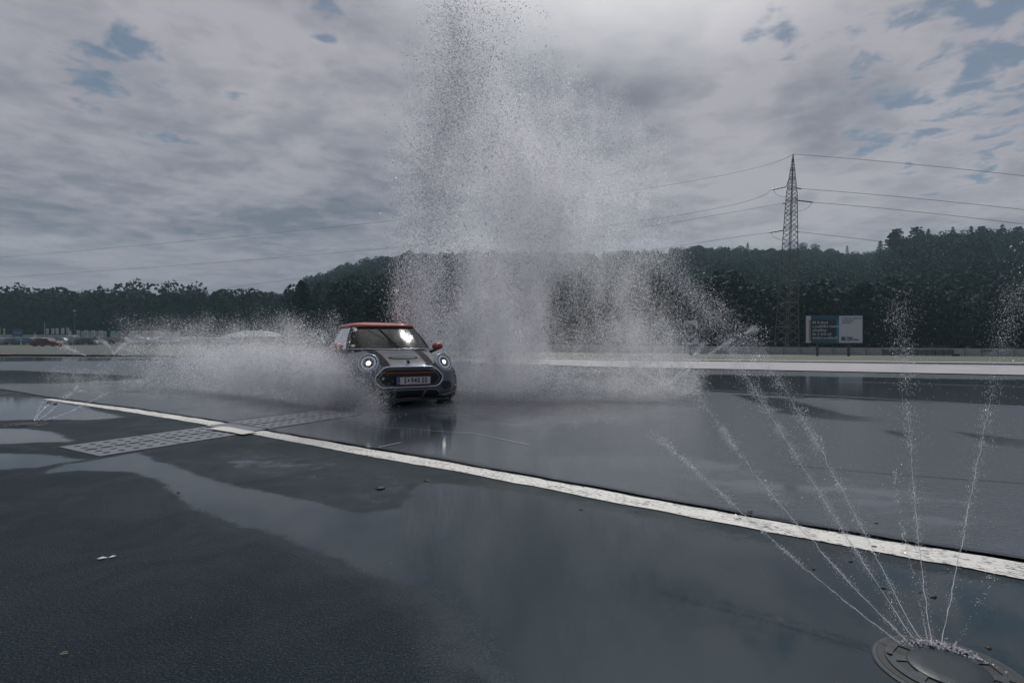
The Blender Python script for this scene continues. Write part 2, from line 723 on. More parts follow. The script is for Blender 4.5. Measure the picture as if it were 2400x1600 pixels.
# skid pad beyond the white line
LINE = [G(px, py) for px, py in ((110, 935.5), (300, 961), (490, 991), (600, 1013), (870, 1062), (1100, 1102), (1500, 1178), (1900, 1253), (2400, 1339))]
LINE[0] = (LINE[0][0], LINE[0][1])
LINE = [(-30.0, 24.6)] + [(-14.0, 13.6)] + LINE + [(6.0, -0.15), (14, -5.8)]
lx = np.array([p[0] for p in LINE])
ly = np.array([p[1] for p in LINE])


def line_y(x):
    return np.interp(x, lx, ly)


def on_pad(cx, cy):
    return (cy > 0) & (cy < 33 - cx * 0.05)


vs_ = np.concatenate([[0.0], np.geomspace(0.05, 34, 220)])


def pad_warp(X, Y):
    # rows run along the line, so the near edge is a clean lip
    return X, line_y(X) + 0.165 + Y * 1.15 + 0.012 * np.sin(X * 3.1) * np.exp(-Y * 2) + 0.008 * np.sin(X * 11.0 + 1.0) * np.exp(-Y * 4)


pad, V = gmesh('skid_pad', xs[(xs > -29) & (xs < 60)], vs_, 0.010, M_pad, lambda cx, cy: cy < 33 - cx * 0.05, pad_warp)
tag(pad, kind='structure')
XY = V[:, :2]
calm = np.full(len(V), 0.1)
for poly, soft, val in [
    ([(560, 1000), (900, 955), (1040, 962), (1100, 985), (1300, 1010), (1250, 1060), (1500, 1130), (1500, 1160), (870, 1055)], 0.5, 1.0),
    ([(1330, 875), (1500, 876), (2600, 895), (2600, 962), (2200, 945), (1950, 937), (1640, 917), (1400, 900)], 0.8, 1.0),
    ([(1700, 922), (1850, 935), (2080, 985), (2020, 993), (1830, 975)], 0.35, 0.8),
    ([(2040, 1005), (2120, 1010), (2190, 1035), (2120, 1040)], 0.15, 0.7),
    ([(2230, 1012), (2400, 1030), (2500, 1040), (2500, 1062), (2400, 1058), (2300, 1045)], 0.15, 0.8),
    ([(-400, 862), (60, 868), (330, 880), (330, 893), (60, 902), (-400, 905)], 0.4, 0.7),
    ([(100, 880), (400, 905), (480, 930), (420, 945), (200, 925)], 0.3, 0.55),
    ([(1100, 1070), (2400, 1310), (2400, 1180), (1700, 1060), (1300, 1040)], 0.5, 0.62),
    ([(-400, 833), (300, 836), (420, 842), (0, 846), (-400, 850)], 0.6, 0.9),
]:
    sd = poly_sd(XY, [G(*p) for p in poly])
    calm = np.maximum(calm, np.clip(0.5 - sd / soft * 0.5, 0, 1) * val)
fattr(pad, 'calm', calm)
fattr(pad, 'wet', np.full(len(V), 1.0))


def ribbon(name, pts, widths, z, m, n=4, jitter=0.0, kind='structure', parent=None, fine=0.08):
    """flat strip along a ground polyline"""
    P_ = np.array(pts, float)
    seg = np.r_[0, np.cumsum(np.hypot(*np.diff(P_, axis=0).T))]
    k = max(2, int(seg[-1] / fine))
    s = np.linspace(0, seg[-1], k)
    x = np.interp(s, seg, P_[:, 0])
    y = np.interp(s, seg, P_[:, 1])
    w = np.interp(s, seg, widths) if hasattr(widths, '__len__') else np.full(k, widths)
    tx, ty = np.gradient(x), np.gradient(y)
    L_ = np.hypot(tx, ty)
    nx_, ny_ = -ty / L_, tx / L_
    j1 = 1 + jitter * (fbm(np.stack([s * 6], 1), 3) - 0.5) * 2
    j2 = 1 + jitter * (fbm(np.stack([s * 6 + 50], 1), 5) - 0.5) * 2
    a = np.stack([x + nx_ * w / 2 * j1, y + ny_ * w / 2 * j1], 1)
    c = np.stack([x - nx_ * w / 2 * j2, y - ny_ * w / 2 * j2], 1)
    V_ = np.concatenate([a, c])
    V_ = np.c_[V_, TZ(V_[:, 0], V_[:, 1]) + z]
    i = np.arange(k - 1)
    F_ = np.stack([i, i + k, i + k + 1, i + 1], 1)
    o = npmesh(name, V_, F_, m, parent)
    if kind:
        tag(o, kind=kind)
    return o


def paint_mat(name, paint, under, wear=0.5, rough=0.35, scale=(1, 1, 0), rot=0.0):
    m = bpy.data.materials.new(name)
    m.use_nodes = True
    t = m.node_tree
    q = NB(t)
    p = t.nodes['Principled BSDF']
    pos = q.n('ShaderNodeNewGeometry').outputs['Position']
    vr = q.n('ShaderNodeVectorRotate', rotation_type='Z_AXIS')
    q.put(vr.inputs['Vector'], pos)
    vr.inputs['Angle'].default_value = rot
    v = q.vmul(vr.outputs[0], scale)
    n1 = q.noise(v, 26.0, 5, 0.7)
    n2 = q.noise(v, 3.0, 4, 0.6)
    f = q.smooth(q.math('ADD', q.math('MULTIPLY', n1, 0.75), q.math('MULTIPLY', n2, 0.25)), wear - 0.03, wear + 0.05)
    dirt = q.smooth(q.noise(v, 1.2, 5, 0.6), 0.3, 0.75)
    pc = q.mix(q.math('MULTIPLY', dirt, 0.35), (*paint, 1), tuple(x * 0.72 for x in paint) + (1,))
    q.put(p.inputs['Base Color'], q.mix(f, (*under, 1), pc))
    q.put(p.inputs['Roughness'], q.mixf(f, 0.15, rough))
    bp = q.n('ShaderNodeBump')
    bp.inputs['Strength'].default_value = 0.5
    bp.inputs['Distance'].default_value = 0.003
    q.put(bp.inputs['Height'], n1)
    t.links.new(bp.outputs[0], p.inputs['Normal'])
    return m


M_line = paint_mat('worn white road paint', (0.62, 0.61, 0.57), (0.045, 0.05, 0.055), 0.435, 0.4, (1, 3.2, 0), R(35))
LN = [p for p in LINE if -8.6 < p[0] < 6.2]
ribbon('white_line', LN, [0.12] + [0.20] * (len(LN) - 3) + [0.22] * 2, 0.005, M_line, jitter=0.22)
# dark broken lip between the asphalt and the pad
M_dark = mat('dark joint filler', (0.010, 0.013, 0.014), 0.25)
off = [(x + 0.057 * 1.9, y + 0.082 * 1.35) for x, y in LN]
ribbon('pad_edge_joint', off, 0.022, 0.018, M_dark, jitter=1.0, fine=0.03)
M_thin = mat('pale joint sealant', (0.30, 0.31, 0.33), 0.2)
for pts, w_, mm in [
    (((1527, 908), (1995, 932), (2400, 955)), 0.035, M_thin), (((1974, 895.6), (2400, 908)), 0.05, M_thin),
    (((860, 1002), (960, 1008), (1120, 1020), (1240, 1046)), 0.012, M_thin), (((880, 1053), (940, 1040)), 0.02, M_thin),
    (((1862, 1094), (2100, 1115), (2400, 1136)), 0.012, M_dark),
    (((340, 967), (400, 962), (470, 957)), 0.018, M_dark), (((505, 990), (640, 975), (760, 962)), 0.022, M_dark),
    (((20, 866), (250, 872), (420, 880)), 0.05, M_thin), (((0, 843), (500, 846)), 0.10, M_thin)]:
    ribbon('surface_joint', [G(*p) for p in pts], w_, 0.015, mm, jitter=0.5)

# bright wet concrete track strip and what lies beyond
M_strip = mat('wet pale concrete track', (0.42, 0.40, 0.41), 0.28, var=0.12, vscale=0.6)


def band(name, top, bot, z, m, n=60):
    xt = [GT(*p) for p in top]
    xb = [GT(*p) for p in bot]
    t = np.linspace(0, 1, n)
    k = np.linspace(0, 1, len(top))
    A_ = np.stack([np.interp(t, k, [p[i] for p in xt]) for i in (0, 1)], 1)
    B_ = np.stack([np.interp(t, k, [p[i] for p in xb]) for i in (0, 1)], 1)
    rows = 10
    V_ = np.concatenate([B_ * (1 - r) + A_ * r for r in np.linspace(0, 1, rows)])
    V_ = np.c_[V_, TZ(V_[:, 0], V_[:, 1]) + z]
    I = np.arange(n * rows).reshape(rows, n)
    F = np.stack([I[:-1, :-1], I[:-1, 1:], I[1:, 1:], I[1:, :-1]], -1).reshape(-1, 4)
    return tag(npmesh(name, V_, F, m), kind='structure')


band('track_strip', [(1000, 838), (1400, 845), (1900, 851.5), (2400, 858.5), (2700, 863)], [(1000, 846), (1400, 861), (1900, 871), (2400, 881), (2700, 888)], 0.035, M_strip)
M_kerbline = mat('white edge line', (0.7, 0.7, 0.7), 0.4, var=0.2)
band('edge_line', [(1200, 840), (1600, 844.6), (2000, 848.2), (2400, 852.3), (2700, 856)], [(1200, 840.6), (1600, 845.3), (2000, 849.0), (2400, 853.3), (2700, 857.2)], 0.05, M_kerbline)
M_red = mat('faded red kerb paint', (0.48, 0.13, 0.11), 0.5, var=0.2)
kb = [GT(*p) for p in ((-260, 829), (-60, 831), (28, 832.6))]
ribbon('red_kerb', kb, [1.3, 1.2, 0.2], 0.08, M_red)

# grass everywhere beyond
M_grass = mat('wet rough grass', (0.060, 0.068, 0.040), 0.75, var=0.35, vscale=0.8, bump=0.5, bscale=9)
gx = np.sinh(np.linspace(-5.5, 5.5, 200)) * 12
gy = np.concatenate([np.linspace(-1200, -14, 20), np.linspace(-12, 70, 90), np.geomspace(71, 1800, 60)])
ground, V = gmesh('ground', gx, gy, -0.06, M_grass)
tag(ground, kind='structure')
M_field = mat('short mown grass', (0.05, 0.058, 0.036), 0.8, var=0.3, vscale=0.5)
band('grass_verge', [(900, 829), (1400, 830), (1900, 835.0), (2400, 836.5), (2700, 838)], [(900, 841), (1400, 841), (1900, 846.3), (2400, 851), (2700, 855)], 0.02, M_field)
M_lot = mat('left run off grass', (0.050, 0.060, 0.052), 0.8, var=0.2, vscale=0.3)
band('parking_field', [(-400, 808), (0, 808), (400, 808), (760, 812)], [(-400, 829), (0, 832), (400, 835), (760, 838)], 0.06, M_lot)

# perforated drain plates
M_steel = mat('wet galvanised steel plate', (0.17, 0.18, 0.205), 0.30, metal=0.4, var=0.12, vscale=6)
M_black = mat('black recess shade and bolts', (0.006, 0.008, 0.009), 0.6)  # flat black put in for the shade of recesses; the bolts share it
M_platepaint = paint_mat('worn paint on steel', (0.55, 0.54, 0.50), (0.2, 0.21, 0.23), 0.36, 0.4)


def circ(cx, cy, rx, ry, n=14, e=1.0):
    pts = []
    for i in range(n):
        a = 2 * math.pi * i / n
        c, s = math.cos(a), math.sin(a)
        pts.append((cx + rx * math.copysign(abs(c) ** e, c), cy + ry * math.copysign(abs(s) ** e, s)))
    return pts


PU = Vector((0.512, 0.859, 0))
PV = Vector((0.859, -0.512, 0))
PA = Vector((-4.286, 5.241, 0))
plate_labels = ['perforated steel drain plate nearest the camera, left of the white line', 'perforated steel drain plate crossed at its far corner by the white line',
                'perforated steel drain plate just beyond the white line', 'farthest perforated drain plate, reaching under the edge of the left splash']
pw, ph = 0.685, 0.815
dc = MB().prism([tuple((PA + PU * a + PV * c_)[:2]) for a, c_ in ((-0.008, -0.008), (-0.008, ph + 0.008), (1.40, ph + 0.008), (1.40, -0.008))], 0.0002, 0.0012).prism([tuple((PA + PU * a + PV * c_)[:2]) for a, c_ in ((1.655, -0.008), (1.655, ph + 0.008), (3.07, ph + 0.008), (3.07, -0.008))], 0.0105, 0.0115)
tag(dc.build('drain_shade_sheet', M_black), kind='structure')  # thin black sheet paints the shade of the channel below the plate holes
fr_ = MB()
for a in (1.40, 1.65):
    pass
tag(MB().prism([tuple((PA + PU * a + PV * c_)[:2]) for a, c_ in ((1.40, 0.0), (1.40, ph), (1.655, ph), (1.655, 0.0))], 0.0117, 0.016).build('drain_frame_strip', M_steel), kind='structure')
for i, t0 in enumerate((0.0, 0.70, 1.675, 2.375)):
    holes = []
    for r in range(5):
        for c_ in range(5):
            hx = 0.10 + c_ * 0.122
            hy = 0.125 + r * 0.142
            if r == 2:
                holes.append(circ(hx, hy, 0.052, 0.040, 16, 0.7))
            else:
                holes.append(circ(hx, hy, 0.030, 0.030, 12))
    hl = [(0.0, 0.0), (pw, 0.0), (pw, ph), (0.0, ph)]
    o = shape_with_holes('drain_plate', hl, holes, 0.004, M_steel)
    o.matrix_world = Matrix.Translation(PA + PU * t0 + Vector((0, 0, 0.0038 if i < 2 else 0.0142))) @ Matrix(((PU.x, PV.x, 0, 0), (PU.y, PV.y, 0, 0), (0, 0, -1, 0), (0, 0, 0, 1)))
    tag(o, plate_labels[i], 'drain cover', 'perforated plates over the drain channel')
# paint that runs over the second plate
pt = [(x, y) for x, y in ((-3.70, 6.53), (-3.1, 6.13), (-2.62, 5.80))]
ribbon('painted_line_on_plate', [(-3.38, 6.335), (-3.1, 6.148), (-2.80, 5.93)], 0.17, 0.0170, M_platepaint, jitter=0.3)

# ------------------------------------------------------------------ hills and woods
SKYL = [(-900, 690), (0, 668), (100, 672), (240, 660), (300, 655), (400, 655), (480, 666), (600, 664), (700, 655), (760, 640), (830, 617), (900, 602),
        (950, 594), (1050, 590), (1200, 585), (1450, 583), (1500, 578), (1650, 572), (1800, 574), (1900, 576), (2040, 585), (2085, 572), (2105, 550),
        (2150, 540), (2250, 532), (2350, 527), (2420, 532), (3200, 540)]
sk_x = np.array([p[0] for p in SKYL], float)
sk_y = np.array([p[1] for p in SKYL], float)


def ridge(px):
    """distance of the ridge and height of its ground for a bearing"""
    t = np.clip((px - 2060) / 60.0, 0, 1)
    Yr = 310 - 100 * t
    lft = np.clip((720 - px) / 60.0, 0, 1)
    top = EYE + (HY - np.interp(px, sk_x, sk_y)) / FP * Yr
    g = top - 9.0
    g = g * (1 - lft) + 2.0 * lft
    return Yr, np.maximum(g, 0.0)


def hill_z(X, Y):
    px = 1200 + FP * X / np.maximum(Y, 1)
    Yr, g = ridge(px)
    t = np.clip((Y - 92) / (Yr - 92), 0, 1.35)
    base = TZ(X, Y)
    t2 = np.where(t > 1, 1 - (t - 1) * 0.6, t ** 1.15)
    return base + (g - base * 0) * t2


M_floor = mat('dark wood floor', (0.018, 0.026, 0.018), 0.9, var=0.3, vscale=0.2)
pxs = np.linspace(-1500, 4200, 260)
Ys = np.linspace(92, 420, 40)
PX, YY = np.meshgrid(pxs, Ys)
XX = (PX - 1200) / FP * YY
HZ_ = hill_z(XX, YY) - 0.05
I = np.arange(PX.size).reshape(PX.shape)
F = np.stack([I[:-1, :-1], I[:-1, 1:], I[1:, 1:], I[1:, :-1]], -1).reshape(-1, 4)
tag(npmesh('hills', np.stack([XX.ravel(), YY.ravel(), HZ_.ravel()], 1), F, M_floor, smooth=True), kind='structure')


def leaf_mat(name, color, var=0.4):
    m = bpy.data.materials.new(name)
    m.use_nodes = True
    t = m.node_tree
    q = NB(t)
    p = t.nodes['Principled BSDF']
    oi = q.n('ShaderNodeObjectInfo').outputs['Random']
    pos = q.n('ShaderNodeNewGeometry').outputs['Position']
    nz = q.math('ADD', q.math('MULTIPLY', oi, 0.6), q.math('MULTIPLY', q.noise(pos, 0.25, 3, 0.6), 0.5))
    lo = tuple(x * (1 - var) for x in color) + (1,)
    hi = tuple(x * (1 + var) for x in color) + (1,)
    q.put(p.inputs['Base Color'], q.mix(nz, lo, hi))
    p.inputs['Roughness'].default_value = 0.8
    p.inputs['Specular IOR Level'].default_value = 0.15
    return m


M_leaf = leaf_mat('broadleaf foliage', (0.015, 0.034, 0.032), 0.15)
M_pine = leaf_mat('pine foliage', (0.014, 0.030, 0.030), 0.15)
M_bark = mat('dark bark', (0.035, 0.032, 0.028), 0.9)


def quads(C, size, r):
    """randomly turned leaf-clump quads round centres"""
    n = len(C)
    a = r.normal(size=(n, 3))
    a /= np.linalg.norm(a, axis=1)[:, None]
    c = np.cross(a, r.normal(size=(n, 3)))
    c /= np.linalg.norm(c, axis=1)[:, None]
    s = size * r.uniform(0.6, 1.3, (n, 1))
    s2 = s * r.uniform(0.4, 0.9, (n, 1))
    V_ = np.stack([C - a * s - c * s2 * 0.3, C + c * s2, C + a * s + c * s2 * 0.2, C - c * s2], 1).reshape(-1, 3)
    return V_, np.arange(n * 4).reshape(-1, 4)


def crown_broad(r, n=1000, h=12.0):
    lobes = [(r.uniform(-0.16, 0.16) * h, r.uniform(-0.16, 0.16) * h, r.uniform(0.45, 0.86) * h, r.uniform(0.12, 0.2) * h) for _ in range(9)]
    C = []
    for k in range(n):
        x, y, z, rad = lobes[k % 9]
        d = r.normal(size=3)
        d /= np.linalg.norm(d)
        C.append((x + d[0] * rad, y + d[1] * rad, z + d[2] * rad * 0.9))
    return quads(np.array(C), 0.034 * h, r)


def crown_pine(r, n=800, h=12.0, lo=0.25):
    C = []
    for k in range(n):
        lv = int(r.integers(0, 11)) / 11.0
        z = lo + (1 - lo) * lv
        rad = (1 - lv) ** 0.8 * 0.22 + 0.015
        br = int(r.integers(0, 7)) * 2 * math.pi / 7 + lv * 9
        q_ = r.uniform(0.1, 1)
        C.append((math.cos(br) * rad * q_ * h, math.sin(br) * rad * q_ * h, (z - 0.05 * q_) * h + r.normal() * 0.08))
    return quads(np.array(C), 0.030 * h, r)


def crown_umbrella(r, n=420, h=12.0):
    """old pine with flat open shelves"""
    C = []
    for k in range(n):
        lv = int(r.integers(0, 6))
        z = 0.55 + lv * 0.082
        ang = (lv * 2.1 + int(r.integers(0, 4)) * 1.57)
        L_ = (0.26 - 0.028 * lv) * r.uniform(0.1, 1)
        C.append((math.cos(ang) * L_ * h + r.normal() * 0.25, math.sin(ang) * L_ * h + r.normal() * 0.25, z * h + L_ * 0.1 * h + r.normal() * 0.12))
    return quads(np.array(C), 0.042 * h, r)


def trunk_mb(h, r0=0.2, limbs=5, seed=0):
    rr = random.Random(seed)
    t = MB().tube([(0, 0, -0.4), (0.05, 0.02, h * 0.4), (0.0, 0.08, h * 0.75), (0.03, 0, h * 0.97)], [r0, r0 * 0.75, r0 * 0.4, 0.03], 7)
    for k in range(limbs):
        a = rr.uniform(0, 6.28)
        z = h * rr.uniform(0.4, 0.8)
        L_ = h * 0.2
        t.tube([(0, 0, z), (math.cos(a) * L_ * 0.5, math.sin(a) * L_ * 0.5, z + L_ * 0.25), (math.cos(a) * L_, math.sin(a) * L_, z + L_ * 0.35)], [r0 * 0.35, r0 * 0.2, 0.02], 5)
    return t


protos = []
tr = np.random.default_rng(11)
for k in range(4):
    protos.append(proto('broad_crown', *crown_broad(tr), M_leaf))
for k in range(2):
    protos.append(proto('pine_crown', *crown_pine(tr), M_pine))


def scatter(name, n, pxr, yr, sc_, label, hfun=hill_z, prot=protos):
    px = rng.uniform(*pxr, n)
    Y = yr[0] + (yr[1] - yr[0]) * rng.uniform(0, 1, n) ** 0.9
    X = (px - 1200) / FP * Y
    z = hfun(X, Y) - 0.5
    s = rng.uniform(*sc_, n)
    S = np.stack([s * rng.uniform(0.9, 1.2, n), s * rng.uniform(0.9, 1.2, n), s], 1)
    Rr = np.stack([rng.normal(0, 0.04, n), rng.normal(0, 0.04, n), rng.uniform(0, 6.28, n)], 1)
    o = instancer(name, np.stack([X, Y, z], 1), S, Rr, prot)
    return tag(o, label, 'woodland', kind='stuff')


def left_h(X, Y):
    return TZ(X, Y)


scatter('woodland', 1700, (-700, 1150), (150, 198), (1.16, 1.34), 'dark dense broadleaf wood standing beyond the car park on the left', left_h)
scatter('woodland', 1900, (700, 1700), (76, 318), (0.60, 1.0), 'dark wooded hillside rising behind the tall water plume')
scatter('woodland', 1500, (1600, 2120), (80, 318), (0.70, 1.0), 'dark wooded hillside behind the pylon and the two billboards')
scatter('woodland', 1500, (2060, 3000), (80, 222), (0.70, 1.0), 'tall dark wooded knoll at the right edge with pines along its crest')

# trees that stand out against the sky, one by one
M_sil = M_pine


def tree(kind, seed, h):
    r = np.random.default_rng(seed)
    t = empty('pine_tree' if kind != 'broad' else 'broadleaf_tree')
    if kind == 'pine':
        V_, F_ = crown_pine(r, 520, h, 0.15)
    elif kind == 'umbrella':
        V_, F_ = crown_umbrella(r, 520, h)
    else:
        V_, F_ = crown_broad(r, 520, h)
    npmesh('crown', V_, F_, M_pine if kind != 'broad' else M_leaf, t)
    trunk_mb(h, 0.2, 6, seed).build('trunk', M_bark, t)
    return t


T = {k: tree(k, 40 + i, 12.0) for i, k in enumerate(('pine', 'umbrella', 'broad'))}
used_t = set()
sky_trees = [
    ('pine', 1752, 566, 0.62, 310, 'small spire-shaped conifer rising above the ridge left of the pylon'),
    ('broad', 1880, 568, 0.75, 310, 'round tree crown on the ridge right behind the pylon'),
    ('broad', 1910, 571, 0.70, 310, 'second round tree crown just right of the pylon on the ridge'),
    ('pine', 1985, 574, 0.55, 310, 'small pointed conifer in the dip between the pylon and the knoll'),
    ('pine', 2063, 560, 1.0, 212, 'lone bushy pine on the slope at the left foot of the right knoll'),
    ('umbrella', 2092, 548, 1.0, 212, 'leaning open-branched pine at the left shoulder of the right knoll'),
    ('umbrella', 2100, 537, 1.0, 212, 'old pine with a domed head at the left end of the knoll crest'),
    ('umbrella', 2147, 533, 1.0, 212, 'broad flat-topped pine on the knoll crest next to the domed one'),
    ('pine', 2175, 533, 0.8, 212, 'narrow pointed pine on the knoll crest beside the broad flat-topped one'),
    ('pine', 2233, 528, 0.9, 212, 'dark pine with a stepped outline on the middle of the knoll crest'),
    ('pine', 2275, 526, 0.95, 212, 'tall pine with a thin leader on the knoll crest right of the stepped one'),
    ('umbrella', 2300, 531, 0.8, 212, 'low rounded pine between the two tallest pines of the knoll'),
    ('pine', 2349, 521, 1.15, 212, 'tallest tiered pine on the knoll crest near the right frame edge'),
    ('umbrella', 2385, 532, 0.85, 212, 'low spreading pine at the right end of the knoll crest'),
    ('broad', 310, 656, 1.20, 156, 'highest rounded tree top of the left wood'),
    ('broad', 395, 658, 1.14, 156, 'rounded tree top right of the highest one in the left wood'),
    ('broad', 55, 666, 1.14, 156, 'pointed tree top near the left frame edge of the wood'),
    ('broad', 460, 664, 1.10, 156, 'tree top standing alone above the dip of the left wood'),
    ('pine', 235, 662, 1.14, 156, 'thin conifer tip sticking out of the left wood'),
]
for kind, px, py, s, Y, lab in sky_trees:
    x, y, ztop = A(px, py, Y)
    h = 12.0 * s
    o = T[kind] if kind not in used_t else dup(T[kind])
    used_t.add(kind)
    o.location = (x, y, ztop - h)
    o.scale = (s, s, s)
    o.rotation_euler = (0, 0, random.uniform(0, 6.28))
    tag(o, lab, 'tree', 'trees against the sky')

# ------------------------------------------------------------------ wall, billboards, guard rail on the right
M_conc = mat('weathered pale concrete', (0.30, 0.31, 0.33), 0.8, var=0.22, vscale=1.2, bump=0.3, bscale=20)
M_post = mat('darker concrete post', (0.17, 0.18, 0.19), 0.8, var=0.2)
M_steeld = mat('dark painted steel', (0.045, 0.052, 0.055), 0.5)


def wall_pt(px, py):
    Y = 62 - (px - 2400) * 0.003
    return A(px, py, Y)


wall = empty('panel_wall', (wall_pt(1900, 834)[0], wall_pt(1900, 834)[1], wall_pt(1900, 834)[2]), 0,
             'long low wall of pale concrete panels between posts below the wood', 'wall')
W0 = Vector(wall.location)
pst = [1180 + 38.6 * i for i in range(36)]
pan_me = None
for i in range(len(pst) - 1):
    for o_ in (0,):
        a0 = Vector(wall_pt(pst[i], np.interp(pst[i], [1180, 1400, 1900, 2400], [824, 826, 832, 836])))
        a1 = Vector(wall_pt(pst[i + 1], np.interp(pst[i + 1], [1180, 1400, 1900, 2400], [824, 826, 832, 836])))
        hgt = 0.92
        L_ = (a1 - a0).length
        ang = math.atan2(a1.y - a0.y, a1.x - a0.x)
        mid_ = (a0 + a1) / 2 - W0
        m_ = MB()
        for k in range(4):    # each panel is cast with four ribs
            m_.box((0, 0, 0.10 + k * 0.215), (L_ - 0.10, 0.07 + 0.02 * (k % 2), 0.19))
        m_.box((0, 0.0, hgt / 2 - 0.02), (L_ - 0.12, 0.045, hgt - 0.02))
        p_ = m_.build('panel', M_conc, wall)
        p_.location = mid_
        p_.rotation_euler = (0, 0, ang)
        q_ = MB().box((0, 0, hgt / 2), (0.11, 0.13, hgt + 0.06)).build('post', M_post, wall)
        q_.location = a0 - W0
        q_.rotation_euler = (0, 0, ang)
M_adred = mat('faded red print', (0.20, 0.05, 0.05), 0.7)
M_addark = mat('dark printed lettering', (0.05, 0.06, 0.08), 0.7)
face = Matrix(((1, 0, 0, 0), (0, 0, -1, 0), (0, 1, 0, 0), (0, 0, 0, 1)))   # text plane -> upright, facing -Y


def on_wall(px, py, off=-0.075):
    v = Vector(wall_pt(px, py)) - W0
    v.y += off
    return Matrix.Translation(v) @ face


lg = MB().lathe([(0.11, 0), (0.11, 0.01), (0.17, 0.01), (0.17, 0)], 16).build('round_logo', M_adred, wall)
lg.matrix_world = on_wall(2301, 822)
lg.parent = wall
lg.matrix_local = on_wall(2301, 822)
text_mesh('lettering', 'MICHELIN', 0.24, M_addark, wall, on_wall(2314.5, 822), 0.012, 'CENTER', 0.003)
text_mesh('lettering', 'CMT', 0.20, M_addark, wall, on_wall(2336, 822), 0.012, 'CENTER', 0.003).hide_render = False

# armco rail in front of the wall
rail = empty('guard_rail', A(2145, 832, 58), 0, 'dark green three-beam guard rail standing in front of the pale wall', 'guard rail')
R0 = Vector(rail.location)
M_rail = mat('dark weathered rail', (0.055, 0.075, 0.08), 0.55, metal=0.2, var=0.2, vscale=2)
x0, x1 = A(2068, 830, 58)[0] - R0.x, A(2236, 830, 58)[0] - R0.x
for k in range(3):
    zc = 0.12 + k * 0.19
    prof = [(-0.03, -0.075), (0.02, -0.05), (-0.03, -0.012), (-0.03, 0.012), (0.02, 0.05), (-0.03, 0.075), (-0.05, 0.075), (0.0, 0.0), (-0.05, -0.075)]
    vs = [(x, y, z + zc) for x in (x0, x1) for y, z in prof]
    n = len(prof)
    fs = [(i, (i + 1) % n, n + (i + 1) % n, n + i) for i in range(n)] + [tuple(range(n)), tuple(range(2 * n - 1, n - 1, -1))]
    MB().add(vs, fs).build('beam', M_rail, rail)
for k in range(9):
    MB().box((x0 + 0.1 + (x1 - x0 - 0.2) * k / 8, 0.06, 0.25), (0.08, 0.1, 0.62)).build('post', M_rail, rail)
bx_, by_, bz_ = A(2240, 834, 57.5)
tyre = MB().lathe([(0.18, -0.1), (0.3, -0.12), (0.33, -0.05), (0.33, 0.05), (0.3, 0.12), (0.18, 0.1)], 16)
tag(tyre.build('tyre', mat('old tyre rubber', (0.02, 0.022, 0.024), 0.9)), 'old black tyre lying at the right end of the guard rail', 'tyre').location = (bx_, by_, bz_ + 0.1)

# billboards
M_bframe = mat('dark billboard frame', (0.05, 0.06, 0.07), 0.6)
M_bwhite = mat('billboard white print', (0.50, 0.52, 0.58), 0.6)
M_bteal = mat('billboard teal print', (0.02, 0.16, 0.22), 0.6)
M_bblue = mat('billboard deep blue print', (0.020, 0.085, 0.14), 0.6)
M_bdark = mat('billboard dark panel print', (0.016, 0.030, 0.040), 0.6)
M_btan = mat('billboard tan print', (0.26, 0.20, 0.12), 0.6)
M_btext = mat('billboard pale lettering', (0.36, 0.42, 0.47), 0.6)
M_btextb = mat('billboard blue lettering', (0.10, 0.20, 0.30), 0.6)
M_green = mat('logo green', (0.09, 0.14, 0.07), 0.6)


def flat(poly, y):
    """upright printed patch in the XZ plane at depth y, 2 mm thick"""
    n = len(poly)
    vs = [(x, y, z) for x, z in poly] + [(x, y + 0.002, z) for x, z in poly]
    return MB().add(vs, [tuple(range(n)), tuple(range(2 * n - 1, n - 1, -1))] + [(i, n + i, n + (i + 1) % n, (i + 1) % n) for i in range(n)])


def rect(x0, z0, x1, z1):
    return [(x0, z0), (x1, z0), (x1, z1), (x0, z1)]


def put_text(s, size, m, par, x, y, z, bold=0.004, align='LEFT', sx=1.0, nm='lettering'):
    return text_mesh(nm, s, size, m, par, Matrix.Translation((x, y, z)) @ face, bold, align, 0.001, sx)


YB = 52.0
u = YB / FP
bb = empty('billboard', A(1955, 840, YB), R(-5), 'two-post billboard, dark teal text panel left and white panel right', 'billboard', 'roadside billboards')
zb = (840 - 803) * u
BW, BH = 126 * u, 63 * u
MB().box((0, 0.06, zb + BH / 2), (BW + 0.12, 0.10, BH + 0.12)).build('frame', M_bframe, bb)
flat(rect(-BW / 2, zb, BW / 2, zb + BH), 0.0).build('white_sheet', M_bwhite, bb)
flat(rect(-BW / 2 + 0.42, zb, -BW / 2 + 2.95, zb + BH), -0.004).build('blue_panel', M_bblue, bb)
flat(rect(-BW / 2 + 2.72, zb, -BW / 2 + 2.95, zb + BH * 0.86), -0.008).build('teal_band', M_bteal, bb)
flat(rect(-BW / 2 + 0.24, zb + 0.15, -BW / 2 + 0.42, zb + BH * 0.86), -0.006).build('tan_stripe', M_btan, bb)
flat(rect(-BW / 2 + 0.46, zb + 0.28, -BW / 2 + 2.72, zb + BH * 0.86), -0.006).build('dark_panel', M_bdark, bb)
for k, s in enumerate(('85 % škod', 'z pojištění vozidel', 'uhradíme', 'do 2 dnů od', 'dodání podkladů')):
    put_text(s, 0.335, M_btext, bb, -BW / 2 + 0.56, -0.012, zb + BH * (0.75 - 0.142 * k), 0.008)
for k, s in enumerate(('V PÉČI NA CESTÁCH', 'DOPRAVNÍ', 'NEHODY')):
    put_text(s, 0.20, M_btextb, bb, -BW / 2 + 3.22, -0.012, zb + BH * (0.90 - 0.083 * k), 0.008)
flat(rect(-BW / 2 + 3.16, zb + 0.20, -BW / 2 + 3.52, zb + 0.56), -0.008).build('logo_square', M_bdark, bb)
